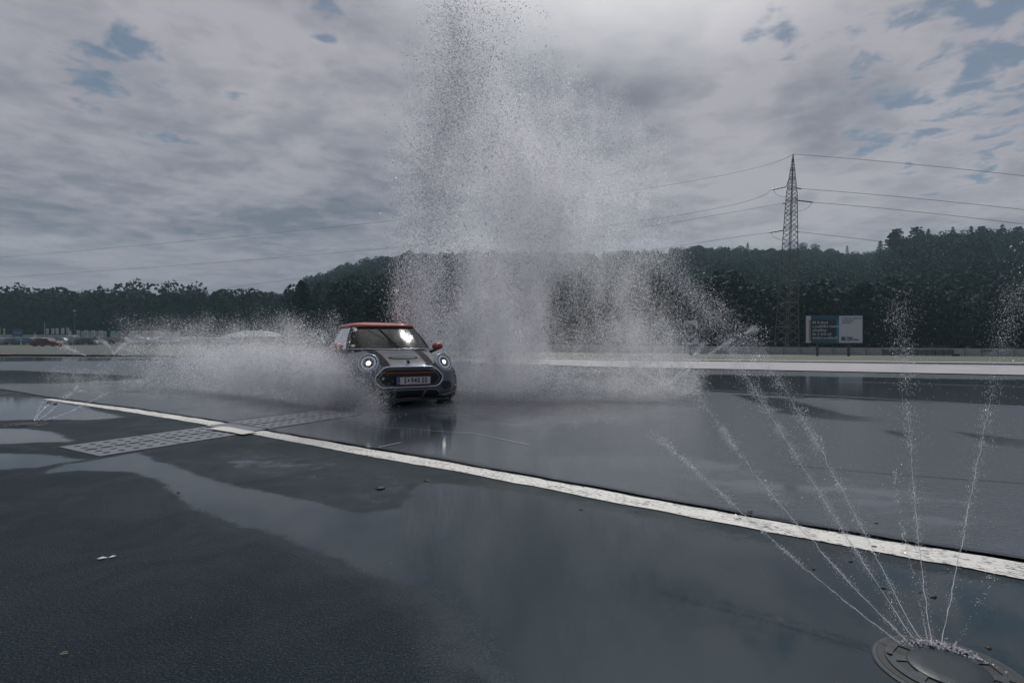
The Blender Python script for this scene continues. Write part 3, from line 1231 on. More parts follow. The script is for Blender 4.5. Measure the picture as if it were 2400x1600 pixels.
MB().lathe([(0.0, 0.0), (0.12, 0.0), (0.12, 0.004)], 12, face.to_3x3(), (-BW / 2 + 3.34, -0.014, zb + 0.38)).build('logo_disc', M_green, bb)
put_text('ČESKÁ', 0.19, M_addark, bb, -BW / 2 + 3.60, -0.012, zb + 0.47, 0.01)
put_text('POJIŠŤOVNA', 0.19, M_addark, bb, -BW / 2 + 3.60, -0.012, zb + 0.27, 0.01)
for px in (1919, 1989):
    MB().box(((px - 1955) * u, 0.15, zb / 2), (0.17, 0.15, zb + 0.02)).build('post', M_bframe, bb)

b2 = empty('billboard', A(1590, 834, YB), R(3), 'single-post billboard, photo of a racing driver in a white helmet on dark green', 'billboard', 'roadside billboards')
zb = (834 - 808) * u
BW, BH = 126 * u, 57 * u
ox = -10 * u
M_b2 = mat('billboard dark green print', (0.020, 0.050, 0.052), 0.6, var=0.3, vscale=1.0)
M_skin = mat('printed skin tone', (0.23, 0.15, 0.13), 0.6)
M_bw2 = mat('printed helmet white', (0.36, 0.41, 0.46), 0.6)
MB().box((ox, 0.06, zb + BH / 2), (BW + 0.12, 0.10, BH + 0.10)).build('frame', M_bframe, b2)
flat(rect(ox - BW / 2, zb, ox + BW / 2, zb + BH), 0.0).build('green_sheet', M_b2, b2)


def ph(px, py):      # place on this sheet from the photograph
    return ((px - 1590) * u, (834 - py) * u)


flat([ph(*p) for p in ((1602, 807), (1597, 797), (1602, 793), (1614, 791), (1630, 791), (1639, 792), (1639, 807))][::-1], -0.004).build('overalls', M_bw2, b2)
flat([ph(*p) for p in ((1608, 791), (1611, 802), (1624, 802), (1628, 791))], -0.006).build('collar', M_bdark, b2)
hel = [(1603, 752), (1605, 750.5), (1633, 750.5), (1635, 752), (1635.5, 762), (1634, 772), (1630, 786), (1624, 792), (1618, 793.5), (1612, 792), (1606, 786), (1603, 774), (1601.8, 762)]
flat([ph(*p) for p in hel][::-1], -0.008).build('helmet', M_bw2, b2)
vis = [(1604, 764), (1608, 762), (1630, 762), (1634, 765), (1633, 774), (1628, 782), (1618, 787.5), (1610, 782), (1605, 774)]
flat([ph(*p) for p in vis][::-1], -0.012).build('visor_opening', M_bdark, b2)
flat([ph(*p) for p in ((1610, 764), (1625, 764), (1625, 774), (1622, 777.5), (1614, 777.5), (1610.5, 773))][::-1], -0.016).build('face', M_skin, b2)
for ex in (1614, 1621.5):
    flat([ph(ex + dx_, 769 + dy_) for dx_, dy_ in ((-2, -1), (2, -1), (2, 1), (-2, 1))][::-1], -0.020).build('eye', M_bdark, b2)
flat([ph(*p) for p in ((1612, 759), (1626, 759), (1625, 761), (1613, 761))][::-1], -0.012).build('helmet_badge', M_btextb, b2)
for k, (py, w_) in enumerate(((763, 22), (767, 16), (779, 20), (783, 26), (790, 18))):
    put_text(('DRIVE SAFE', 'POLYGON', 'AUTODROM', 'WWW.POLYGON', 'RACING')[k], 0.17, M_btext, b2, *(lambda a_: (a_[0], -0.006, a_[1]))(ph(1551, py)), 0.004)
MB().box((ph(1620, 0)[0], 0.15, zb / 2), (0.16, 0.15, zb + 0.02)).build('post', M_bframe, b2)

# ------------------------------------------------------------------ pylon
YP = 70.0
up = YP / FP
pyl = empty('lattice_pylon', A(1843, 829, YP), R(24), 'tall grey steel lattice pylon with a pointed head, behind the wall', 'pylon')
M_pyl = mat('weathered galvanised lattice', (0.085, 0.10, 0.098), 0.6, metal=0.3)
HT = (829 - 362) * up
lean = (1858 - 1843) * up


def half(z):
    t = z / HT
    if t < 0.80:
        return 1.02 - (1.02 - 0.42) * t / 0.80
    return 0.42 * (1 - (t - 0.80) / 0.20) + 0.02


cr, sr = math.cos(R(-24)), math.sin(R(-24))


def cor(k, z):
    sx_, sy_ = ((-1, -1), (1, -1), (1, 1), (-1, 1))[k % 4]
    h_ = half(z)
    return Vector((sx_ * h_ + lean * cr * z / HT, sy_ * h_ + lean * sr * z / HT, z))


for k in range(4):
    MB().tube([cor(k, z) for z in (0, HT * 0.4, HT * 0.8, HT)], [0.075, 0.065, 0.055, 0.03], 4).build('leg', M_pyl, pyl)
br = MB()
z = 0.0
flip = 0
while z < HT * 0.97:
    st = max(0.38, half(z) * 1.15)
    z2 = min(z + st, HT * 0.98)
    for k in range(4):
        a_, b_ = (k, k + 1) if (flip + k) % 2 else (k + 1, k)
        br.tube([cor(a_, z), cor(b_, z2)], 0.028, 4, cap=False)
        br.tube([cor(b_, z), cor(a_, z2)], 0.022, 4, cap=False)
        if flip % 3 == 0:
            br.tube([cor(k, z), cor(k + 1, z)], 0.026, 4, cap=False)
    z = z2
    flip += 1
tag(br.build('bracing', M_pyl, pyl), kind='stuff')
inv = Matrix.Rotation(R(-24), 3, 'Z')
PL = Vector(pyl.location)


def plc(px, py, dy=0.0):
    return inv @ (Vector(A(px, py, YP + dy)) - PL)


M_ins = mat('dark insulator string', (0.03, 0.034, 0.036), 0.4)
M_wire = mat('dark power cable', (0.05, 0.055, 0.06), 0.5)
for a_, b_, c_ in (((1842, 438), (1805, 446), (1.0)), ((1843, 476), (1832, 477), 1.0), ((1868, 470), (1908, 475), 1), ((1836, 540), (1800, 546), 1),
                   ((1864, 441), (1879, 443), 1), ((1864, 543), (1874, 544), 1)):
    p0, p1 = plc(*a_), plc(*b_)
    n = 9
    pts = [p0.lerp(p1, i / n) for i in range(n + 1)]
    rs = [0.03] + [0.10 if i % 2 else 0.06 for i in range(1, n)] + [0.03]
    MB().tube(pts, rs, 6).build('insulator', M_ins, pyl)
for (a_, b_, c_) in (((1842, 438), (1846, 425), (1846, 438)), ((1868, 470), (1864, 462), (1862, 478)), ((1836, 540), (1840, 528), (1841, 541))):
    MB().tube([plc(*b_), plc(*a_), plc(*c_)], 0.045, 4).build('bracket', M_pyl, pyl)
for pts in (((1812, 447), (1820, 457), (1832, 461), (1845, 461)), ((1902, 477), (1892, 488), (1878, 494), (1866, 494)), ((1806, 547), (1815, 557), (1828, 562), (1840, 562))):
    MB().tube([plc(*p) for p in pts], 0.02, 4).build('jumper_cable', M_wire, pyl)


def wire(pts, ys, lab):
    P_ = [A(px, py, y) for (px, py), y in zip(pts, ys)]
    xs_ = [p[0] for p in P_]
    k = np.linspace(0, 1, len(P_))
    t = np.linspace(0, 1, 50)
    co = [np.polyfit(k, [p[i] for p in P_], min(2, len(P_) - 1)) for i in range(3)]
    d0 = [P_[0][i] - np.polyval(co[i], 0.0) for i in range(3)]      # the cable starts exactly at its clamp
    o = MB().tube([tuple(np.polyval(co[i], q) + d0[i] * (1 - q) ** 4 for i in range(3)) for q in t], 0.024, 4).build('power_line', M_wire)
    tag(o, lab, 'power line', 'power lines on the pylon')


wire([(1858, 362), (1490, 428), (950, 525), (0, 605), (-500, 640)], [70, 86, 112, 160, 190], 'topmost cable running left from the peak of the pylon')
wire([(1805, 447), (1490, 505), (950, 590), (0, 650), (-500, 680)], [70, 86, 112, 160, 190], 'cable running left from the upper left insulator of the pylon')
wire([(1832, 477), (1490, 537), (950, 617), (700, 655), (400, 690)], [70, 86, 112, 128, 150], 'cable running left from the middle of the pylon')
wire([(1800, 546), (1600, 575), (1300, 625)], [70, 80, 96], 'lowest cable running left, from the lower left insulator')
wire([(1858, 362), (2130, 385), (2400, 413), (2800, 462)], [70, 67, 63, 56], 'topmost cable running right from the peak of the pylon')
wire([(1880, 443), (2130, 464), (2400, 492), (2800, 540)], [70, 67, 63, 56], 'cable running right from the upper right insulator of the pylon')
wire([(1908, 475), (2150, 497), (2400, 526), (2800, 580)], [70, 67, 63, 56], 'cable running right from the long right insulator string')
wire([(1874, 544), (2060, 566), (2300, 600)], [70, 67, 63], 'lowest cable running right towards the wooded knoll')

# ------------------------------------------------------------------ the car
CAR = empty('small_hatchback', (-1.555, 8.40, 0.0), R(-90 + 26), 'grey small hatchback with red roof and mirrors driving through the splash', 'car')
CAR.scale = (1, 1, 0.982)
CM = CAR.matrix_basis if False else Matrix.Translation(CAR.location) @ Matrix.Rotation(R(-62), 4, 'Z')
M_body = mat('dark grey metallic paint', (0.115, 0.128, 0.150), 0.42, metal=0.12, coat=0.12)
M_stripe = mat('black satin stripe', (0.010, 0.014, 0.016), 0.6, spec=0.12)
M_roof = mat('red roof paint', (0.36, 0.075, 0.070), 0.4, coat=0.2)
M_blk = mat('black trim plastic', (0.012, 0.015, 0.017), 0.45)
M_chrome = mat('bright chrome trim', (0.42, 0.47, 0.52), 0.22, metal=0.9)
M_silver = mat('dull silver trim', (0.22, 0.25, 0.27), 0.35, metal=0.6)
M_mesh = mat('dark grille mesh', (0.008, 0.011, 0.012), 0.5)
M_redline = mat('thin red grille line', (0.38, 0.05, 0.03), 0.35)
M_tyre = mat('wet tyre rubber', (0.012, 0.013, 0.014), 0.5)
M_rim = mat('dark alloy rim', (0.10, 0.11, 0.12), 0.35, metal=0.7)
M_seat = mat('dark seat fabric', (0.020, 0.022, 0.025), 0.8)

# body: cross sections along x (nose at 0), superellipse with different top and bottom
ST = [  # x, half width, z bottom, z top, top exponent
    (0.030, 0.30, 0.30, 0.50, 2.6), (0.022, 0.44, 0.24, 0.57, 2.8), (0.005, 0.55, 0.19, 0.605, 3.0), (-0.03, 0.645, 0.155, 0.632, 3.2),
    (-0.08, 0.715, 0.13, 0.655, 3.3), (-0.15, 0.765, 0.12, 0.685, 3.3), (-0.25, 0.805, 0.11, 0.715, 3.2), (-0.38, 0.835, 0.11, 0.752, 3.1),
    (-0.55, 0.855, 0.11, 0.795, 3.0), (-0.75, 0.862, 0.11, 0.832, 3.0), (-0.95, 0.855, 0.11, 0.862, 3.1), (-1.15, 0.845, 0.12, 0.885, 3.4),
    (-1.5, 0.84, 0.12, 0.90, 4.2), (-2.0, 0.843, 0.12, 0.905, 4.6), (-2.5, 0.855, 0.12, 0.91, 4.6), (-2.9, 0.868, 0.12, 0.92, 4.4),
    (-3.2, 0.865, 0.13, 0.92, 4.2), (-3.5, 0.845, 0.15, 0.90, 4.0), (-3.7, 0.79, 0.18, 0.86, 3.6), (-3.80, 0.70, 0.24, 0.78, 3.0), (-3.84, 0.55, 0.30, 0.70, 2.6)]


def section(w, zb_, zt, e, n=40):
    zc = zb_ + (zt - zb_) * 0.50
    pts = []
    for i in range(n):
        a = 2 * math.pi * i / n - math.pi / 2
        c, s = math.cos(a), math.sin(a)
        ex = e if s > 0 else 4.5
        y = w * math.copysign(abs(c) ** (2 / ex), c)
        z = zc + (zt - zc if s > 0 else zc - zb_) * math.copysign(abs(s) ** (2 / ex), s)
        # side sculpting: tumblehome above the belt line and a tuck at the sill
        y *= 1 - 0.05 * max(0, (z - 0.62) / 0.3) ** 2
        pts.append((y, z))
    return pts


bm_ = MB()
# interpolate stations smoothly
stx = np.array([s[0] for s in ST])[::-1]
fine_x = np.concatenate([np.array([s[0] for s in ST[:8]]), np.linspace(-0.45, -3.45, 34), np.array([s[0] for s in ST[-4:]])])
cols_ = [np.interp(fine_x, stx, np.array([s[k] for s in ST])[::-1]) for k in range(1, 5)]
NS = 56
for x, w_, zb_, zt, e in zip(fine_x, *cols_):
    for y, z in section(w_, zb_, zt, e, NS):
        bm_.v.append((x, y, z))
for i in range(len(fine_x) - 1):
    for j in range(NS):
        a_, b_ = i * NS + j, i * NS + (j + 1) % NS
        bm_.f.append((a_, a_ + NS, b_ + NS, b_))
bm_.f.append(tuple(range(NS)))
bm_.f.append(tuple(range((len(fine_x) - 1) * NS, len(fine_x) * NS))[::-1])
body = bm_.build('body', M_body, CAR, smooth=True)
md = body.modifiers.new('smooth', 'SUBSURF')
md.levels = md.render_levels = 1
tree_b = BVHTree.FromPolygons([Vector(v) for v in bm_.v], bm_.f)


def front(y, z, off=0.004):
    h = tree_b.ray_cast(Vector((3, y, z)), Vector((-1, 0, 0)))
    if h[0] is None:
        h = tree_b.find_nearest(Vector((-0.1, y, z)))
    n = h[1]
    if n.x < 0:
        n = -n
    return h[0] + n * off, n


def top(x, y, off=0.004):
    h = tree_b.ray_cast(Vector((x, y, 3)), Vector((0, 0, -1)))
    return h[0] + Vector((0, 0, off)), (h[1] if h[1].z > 0 else -h[1])


def side(x, z, s, off=0.004):
    h = tree_b.ray_cast(Vector((x, 3 * s, z)), Vector((0, -s, 0)))
    if h[0] is None:
        h = tree_b.find_nearest(Vector((x, 0.8 * s, z)))
    return h[0] + Vector((0, s * off, 0)), h[1]


def front_patch(outline, off, m, name, par, rings=6):
    cy = sum(p[0] for p in outline) / len(outline)
    cz = sum(p[1] for p in outline) / len(outline)
    n = len(outline)
    vs = [front(cy, cz, off)[0]]
    for r in range(1, rings + 1):
        for y, z in outline:
            vs.append(front(cy + (y - cy) * r / rings, cz + (z - cz) * r / rings, off)[0])
    fs = [(0, 1 + j, 1 + (j + 1) % n) for j in range(n)]
    for r in range(1, rings):
        a = 1 + (r - 1) * n
        c = 1 + r * n
        fs += [(a + j, c + j, c + (j + 1) % n, a + (j + 1) % n) for j in range(n)]
    return MB().add(vs, fs).build(name, m, par, smooth=True)


def dens(poly, k=5):
    o_ = []
    for i in range(len(poly)):
        a_, b_ = poly[i], poly[(i + 1) % len(poly)]
        o_ += [(a_[0] + (b_[0] - a_[0]) * j / k, a_[1] + (b_[1] - a_[1]) * j / k) for j in range(k)]
    return o_


def rounded(poly, r, seg=5):
    """polygon with rounded corners"""
    o_ = []
    n = len(poly)
    for i in range(n):
        p, a_, c_ = Vector(poly[i]), Vector(poly[i - 1]), Vector(poly[(i + 1) % n])
        rr = min(r, (a_ - p).length * 0.45, (c_ - p).length * 0.45)
        p0 = p + (a_ - p).normalized() * rr
        p1 = p + (c_ - p).normalized() * rr
        for k in range(seg + 1):
            t = k / seg
            o_.append(tuple(p0 * (1 - t) ** 2 + p * 2 * t * (1 - t) + p1 * t * t))
    return o_


# grille
gr_o = rounded([(-0.42, 0.605), (0.42, 0.605), (0.575, 0.44), (0.47, 0.305), (-0.47, 0.305), (-0.575, 0.44)], 0.17, 7)
gr_o = [(y * 0.94, z) for y, z in dens(gr_o, 2)]
grille = front_patch(gr_o, 0.006, M_mesh, 'grille', CAR)
rim_pts = [front(y, z, 0.012)[0] for y, z in gr_o]
MB().tube(rim_pts, 0.016, 8, closed=True).build('grille_surround', M_chrome, CAR, smooth=True)
inner = [((y) * 0.90, 0.455 + (z - 0.455) * 0.84) for y, z in gr_o]
MB().tube([front(y, z, 0.010)[0] for y, z in inner], 0.005, 6, closed=True).build('grille_inner_frame', M_silver, grille, smooth=True)
MB().tube([front(y, 0.523, 0.016)[0] for y in np.linspace(-0.43, 0.43, 15)], 0.007, 6).build('red_bar', M_redline, grille)
for zz_ in (0.56, 0.47, 0.42, 0.37):
    MB().tube([front(y, zz_, 0.012)[0] for y in np.linspace(-0.41, 0.41, 13)], 0.006, 5).build('slat', M_blk, grille)
# small silver badge in the grille
bd = MB()
for k in range(4):
    c_ = front(0.33 + 0.028 * k, 0.562 + (0.006 if k in (1, 2) else 0), 0.022)[0]
    bd.box(c_, (0.01, 0.024, 0.010 + 0.006 * (k in (1, 2))))
bd.build('grille_badge', M_chrome, grille)

# number plate
pc_, pn = front(0.045, 0.408, 0.03)
plate = empty('number_plate', (0, 0, 0))
plate.parent = CAR
plate.location = (pc_.x + 0.012, 0.045, 0.408)
M_pw = mat('plate white', (0.50, 0.50, 0.54), 0.4)
M_pb = mat('plate blue', (0.02, 0.09, 0.27), 0.4)
M_pt = mat('plate black lettering', (0.012, 0.014, 0.018), 0.5)
M_pr = mat('plate red edge', (0.35, 0.10, 0.10), 0.4)
MB().box((0, 0, 0), (0.012, 0.53, 0.128)).build('holder', M_blk, plate)
MB().box((0.008, 0, 0), (0.006, 0.52, 0.12)).build('red_border', M_pr, plate)
MB().box((0.0105, 0.0, 0), (0.006, 0.512, 0.106)).build('blank', M_pw, plate)
MB().box((0.0125, -0.232, 0), (0.006, 0.045, 0.112)).build('blue_band', M_pb, plate)
pf = Matrix(((0, 0, 1, 0), (1, 0, 0, 0), (0, 1, 0, 0), (0, 0, 0, 1)))


def ptx(s, size, y, z, m=M_pt, sx=0.72, bold=0.0035, nm='lettering', x=0.0145):
    return text_mesh(nm, s, size, m, plate, Matrix.Translation((x, y, z)) @ pf, bold, 'CENTER', 0.0008, sx)


ptx('S', 0.108, -0.130, 0.0)
ptx('9', 0.108, -0.022, 0.0)
ptx('4', 0.108, 0.026, 0.0)
ptx('0', 0.108, 0.074, 0.0)
ptx('S', 0.108, 0.142, 0.0)
ptx('0', 0.108, 0.190, 0.0)
ptx('A', 0.035, -0.232, -0.03, M_pw, 0.9, 0.001, x=0.0165)
ring = MB()
for k in range(8):
    a = k * math.pi / 4
    ring.box((0.0165, -0.232 + 0.013 * math.cos(a), 0.022 + 0.013 * math.sin(a)), (0.001, 0.004, 0.004))
ring.build('star_ring', mat('plate yellow', (0.5, 0.4, 0.05), 0.5), plate)
crest = MB()
crest.add([(0.0145, -0.094, 0.024), (0.0145, -0.064, 0.024), (0.0145, -0.064, -0.008), (0.0145, -0.079, -0.026), (0.0145, -0.094, -0.008)], [(0, 4, 3, 2, 1)])
crest.build('crest', M_pr, plate)
MB().box((0.0155, -0.079, 0.006), (0.001, 0.014, 0.028)).build('crest_centre', M_pt, plate)
MB().box((0.0155, -0.079, 0.034), (0.001, 0.020, 0.012)).build('crest_crown', mat('crest gold', (0.35, 0.22, 0.08), 0.5), plate)

# bonnet scoop, emblem, shut line
sc = [(0.20 * math.cos(a), 0.034 * math.sin(a)) for a in np.linspace(0, 2 * math.pi, 25)[:-1]]
sp = MB()
vs = []
for y, d in sc:
    p, n_ = top(-0.36 + d * 1.5, y, 0.006 + 0.012 * (d < 0))
    vs.append(p)
sp.add(vs, [tuple(range(24))])
sp.build('bonnet_scoop', M_mesh, CAR)
MB().tube([top(-0.36 + d * 2.0, y * 1.14, 0.006)[0] for y, d in sc], 0.010, 6, closed=True).build('scoop_rim', M_body, CAR, smooth=True)
M_emb = mat('polished emblem silver', (0.62, 0.64, 0.66), 0.45, metal=0.2)
emb = MB()
ec, en = front(0.0, 0.652, 0.010)
ec = top(-0.10, 0.0, 0.022)[0] + Vector((0.02, 0, 0))
eu = Vector((-0.55, 0, 0.83))     # up along the bonnet lip
for s in (-1, 1):
    emb = MB()
    for k in range(3):
        y0, y1 = 0.022, 0.100 - 0.018 * k
        zt, zb_ = 0.018 - 0.013 * k, 0.008 - 0.013 * k
        vs = [ec + Vector((0.03, s * y0, 0)) + eu * zb_, ec + Vector((0.03, s * y1, 0)) + eu * (zt - 0.002), ec + Vector((0.03, s * (y1 + 0.006), 0)) + eu * zt, ec + Vector((0.03, s * y0, 0)) + eu * zt]
        emb.add(vs, [(0, 1, 2, 3)])
    emb.build('emblem_wing', M_emb, CAR)
Mem = Matrix(((0, -0.55, 0.83), (1, 0, 0), (0, 0.83, 0.55)))
MB().lathe([(0.0, 0.008), (0.028, 0.008), (0.032, 0.0)], 18, Mem, ec).build('emblem_disc', M_blk, CAR)
MB().lathe([(0.026, 0.0), (0.030, 0.012), (0.034, 0.0)], 18, Mem, ec).build('emblem_ring', M_chrome, CAR)
for s in (-1, 1):
    MB().tube([front(s * y, z, 0.001)[0] for y, z in ((0.585, 0.50), (0.65, 0.505), (0.72, 0.51), (0.78, 0.52), (0.82, 0.54))], 0.005, 5).build('shut_line', M_blk, CAR)


# hood stripes
def top_strip(ya, yb_, xa, xb, m, name, off=0.005, n=26):
    vs = []
    for x in np.linspace(xa, xb, n):
        t = (x - xa) / (xb - xa)
        for w_ in np.linspace(0, 1, 4):
            y = (ya[0] * (1 - t) + ya[1] * t) * (1 - w_) + (yb_[0] * (1 - t) + yb_[1] * t) * w_
            vs.append(top(x, y, off)[0])
    fs = [(i * 4 + j, i * 4 + j + 1, (i + 1) * 4 + j + 1, (i + 1) * 4 + j) for i in range(n - 1) for j in range(3)]
    return MB().add(vs, fs).build(name, m, CAR, smooth=True)


for s in (-1, 1):
    top_strip((s * 0.28, s * 0.33), (s * 0.41, s * 0.46), -0.045, -1.10, M_stripe, 'bonnet_stripe')
    top_strip((s * 0.272, s * 0.322), (s * 0.28, s * 0.33), -0.045, -1.10, M_redline, 'stripe_edge')

# headlamps
M_lampglass = mat('clear lamp cover', (0.25, 0.27, 0.30), 0.12, metal=0.5)
M_lampdark = mat('lamp inner bezel', (0.05, 0.055, 0.065), 0.25, metal=0.6)
M_drl = mat('pale light ring', (0.5, 0.53, 0.57), 0.3, emis=(0.8, 0.88, 1.0), estr=0.12)
M_led = mat('lit headlamp element', (0.9, 0.9, 0.9), 0.3, emis=(1.0, 0.95, 0.92), estr=3.5)
for s in (-1, 1):
    hc, hn = front(s * 0.585, 0.628, 0.0)
    ax = Vector((0.82, s * 0.36, 0.42)).normalized()
    q_ = ax.to_track_quat('Z', 'Y').to_matrix()
    HL = empty('headlamp', (0, 0, 0))
    HL.parent = CAR
    base = hc + ax * -0.012
    base.z = 0.668
    Ml = q_ @ Matrix.Diagonal((1.0, 1.0, 1.0))
    r0 = 0.137
    MB().lathe([(r0 + 0.018, -0.04), (r0 + 0.022, 0.012), (r0 + 0.010, 0.034), (r0 - 0.008, 0.034), (r0 - 0.012, 0.018)], 36, Ml, base).build('chrome_ring', M_chrome, HL, smooth=True)
    MB().lathe([(r0 - 0.010, 0.030), (r0 - 0.016, 0.018), (r0 - 0.024, 0.030)], 32, Ml, base).build('dark_ring', M_blk, HL, smooth=True)
    MB().lathe([(r0 - 0.024, 0.030), (r0 - 0.036, 0.040), (r0 - 0.050, 0.032)], 32, Ml, base).build('light_ring', M_drl, HL, smooth=True)
    MB().lathe([(r0 - 0.050, 0.034), (r0 - 0.075, 0.028), (r0 - 0.090, 0.010), (0.0, 0.008)], 32, Ml, base).build('reflector', M_lampglass, HL, smooth=True)
    MB().lathe([(0.055, 0.010), (0.052, 0.035), (0.044, 0.038), (0.040, 0.02)], 24, Ml, base).build('projector_bezel', M_lampdark, HL, smooth=True)
    MB().lathe([(0.033, 0.022), (0.026, 0.038), (0.010, 0.046), (0.0, 0.048)], 24, Ml, base).build('lamp_element', M_led, HL, smooth=True)

# side intakes in the bumper
for s in (-1, 1):
    o_ = rounded([(s * 0.50, 0.385), (s * 0.66, 0.385), (s * 0.70, 0.30), (s * 0.64, 0.235), (s * 0.54, 0.235), (s * 0.485, 0.30)][::s], 0.05, 4)
    ap = front_patch(dens(o_, 2), 0.006, M_mesh, 'side_intake', CAR, 4)
    MB().tube([front(y, z, 0.004)[0] for y, z in dens(o_, 2)], 0.008, 6, closed=True).build('intake_rim', M_body, ap, smooth=True)
    MB().tube([front(s * y, z, 0.014)[0] for y, z in ((0.50, 0.172), (0.58, 0.170), (0.66, 0.180), (0.72, 0.195))], [0.010, 0.016, 0.014, 0.006], 6).build('bumper_blade', M_silver, CAR, smooth=True)
# lower intake in three cells
low = rounded([(-0.42, 0.262), (0.42, 0.262), (0.50, 0.19), (0.44, 0.130), (-0.44, 0.130), (-0.50, 0.19)], 0.06, 4)
lg_ = front_patch(dens(low, 2), 0.006, M_mesh, 'lower_intake', CAR, 4)
cells = [rounded([(-0.235, 0.262), (0.235, 0.262), (0.20, 0.150), (0.17, 0.135), (-0.17, 0.135), (-0.20, 0.150)], 0.03, 3),
         rounded([(-0.42, 0.262), (-0.245, 0.262), (-0.215, 0.155), (-0.26, 0.128), (-0.44, 0.128), (-0.49, 0.19)], 0.05, 3),
         rounded([(0.42, 0.262), (0.245, 0.262), (0.215, 0.155), (0.26, 0.128), (0.44, 0.128), (0.49, 0.19)], 0.05, 3)]
for c_ in cells:
    MB().tube([front(y, z, 0.012)[0] for y, z in dens(c_, 2)], 0.007, 6, closed=True).build('cell_frame', M_silver, lg_, smooth=True)
MB().box((-0.16, 0, 0.105), (0.34, 1.30, 0.03)).build('front_lip', M_blk, CAR)
MB().box((-1.9, 0, 0.13), (3.2, 1.5, 0.06)).build('underbody', M_blk, CAR)

# wheels and arches
for s in (-1, 1):
    for xw in (-0.72, -3.2):
        arch = [(xw + 0.355 * math.cos(a), max(0.10, 0.30 + 0.355 * math.sin(a))) for a in np.linspace(0, 2 * math.pi, 33)[:-1]]
        pc0 = side(xw, 0.35, s, 0.008)[0]
        vs = [pc0]
        rr_ = 4
        for r in range(1, rr_ + 1):
            for x, z in arch:
                vs.append(side(xw + (x - xw) * r / rr_, 0.35 + (z - 0.35) * r / rr_, s, 0.008)[0])
        n = len(arch)
        fs = [(0, 1 + j, 1 + (j + 1) % n) for j in range(n)]
        for r in range(1, rr_):
            a_, c_ = 1 + (r - 1) * n, 1 + r * n
            fs += [(a_ + j, c_ + j, c_ + (j + 1) % n, a_ + (j + 1) % n) for j in range(n)]
        MB().add(vs, fs).build('wheel_well', M_blk, CAR)
        MB().tube([side(x, z, s, 0.008)[0] for x, z in arch if z > 0.11], 0.022, 6).build('arch_trim', M_blk, CAR, smooth=True)
        wh = empty('wheel', (xw, s * 0.80, 0.298))
        wh.parent = CAR
        Mw = Matrix.Rotation(R(90), 3, 'X')
        steer = Matrix.Rotation(R(6) if xw > -1 else 0, 3, 'Z')
        MB().lathe([(0.21, -0.09), (0.285, -0.10), (0.298, -0.07), (0.298, 0.07), (0.285, 0.10), (0.21, 0.09)], 32, steer @ Mw).build('tyre', M_tyre, wh, smooth=True)
        rm_ = MB().lathe([(0.21, -0.085), (0.20, -0.03), (0.20, 0.03), (0.21, 0.085)], 28, steer @ Mw)
        for k in range(5):
            a = k * 2 * math.pi / 5
            d = Vector((math.cos(a), 0, math.sin(a)))
            rm_.tube([steer @ (d * 0.03 + Vector((0, s * 0.075, 0))), steer @ (d * 0.205 + Vector((0, s * 0.07, 0)))], [0.022, 0.016], 5)
        rm_.build('rim', M_rim, wh)
    MB().tube([side(x, 0.17, s, 0.006)[0] for x in np.linspace(-1.15, -2.85, 12)], 0.03, 6).build('sill', M_blk, CAR, smooth=True)
    MB().tube([side(-1.22, z, s, 0.001)[0] for z in np.linspace(0.2, 0.84, 8)], 0.005, 5).build('door_gap', M_blk, CAR)
    MB().tube([side(-2.30, z, s, 0.001)[0] for z in np.linspace(0.2, 0.86, 8)], 0.005, 5).build('door_gap', M_blk, CAR)
    hd = side(-2.1, 0.74, s, 0.02)[0]
    MB().tube([hd + Vector((-0.09, 0, 0)), hd, hd + Vector((0.09, 0, 0))], [0.012, 0.018, 0.012], 6).build('door_handle', M_chrome, CAR, smooth=True)

# greenhouse: belt ring and roof ring
ZB, ZR = 0.868, 1.262


def gh(t, z):
    """ring point, t: 0 windscreen centre .. 0.5 rear centre .. 1 (t<0.5 is the left side)"""
    k = (z - ZB) / (ZR - ZB)
    keys = [(-0.98, 0.0), (-1.00, 0.30), (-1.06, 0.55), (-1.17, 0.675), (-1.30, 0.745), (-2.0, 0.785), (-2.8, 0.785), (-3.35, 0.73), (-3.55, 0.62), (-3.62, 0.35), (-3.63, 0.0)]
    keyr = [(-1.60, 0.0), (-1.61, 0.25), (-1.65, 0.44), (-1.71, 0.525), (-1.80, 0.56), (-2.2, 0.585), (-2.8, 0.575), (-3.15, 0.54), (-3.28, 0.47), (-3.34, 0.28), (-3.35, 0.0)]
    tt = t * 2 if t <= 0.5 else (1 - t) * 2
    sgn = 1 if t <= 0.5 else -1
    f = tt * 10
    i = min(int(f), 9)
    f -= i
    p = [keys[i][c] * (1 - f) + keys[i + 1][c] * f for c in (0, 1)]
    q = [keyr[i][c] * (1 - f) + keyr[i + 1][c] * f for c in (0, 1)]
    bul = 0.018 * math.sin(math.pi * min(1, max(0, k)))
    x = p[0] * (1 - k) + q[0] * k
    y = p[1] * (1 - k) + q[1] * k + bul * (1 if p[1] > 0.5 else 0)
    return Vector((x + (bul if i < 3 else 0), y * sgn, z))


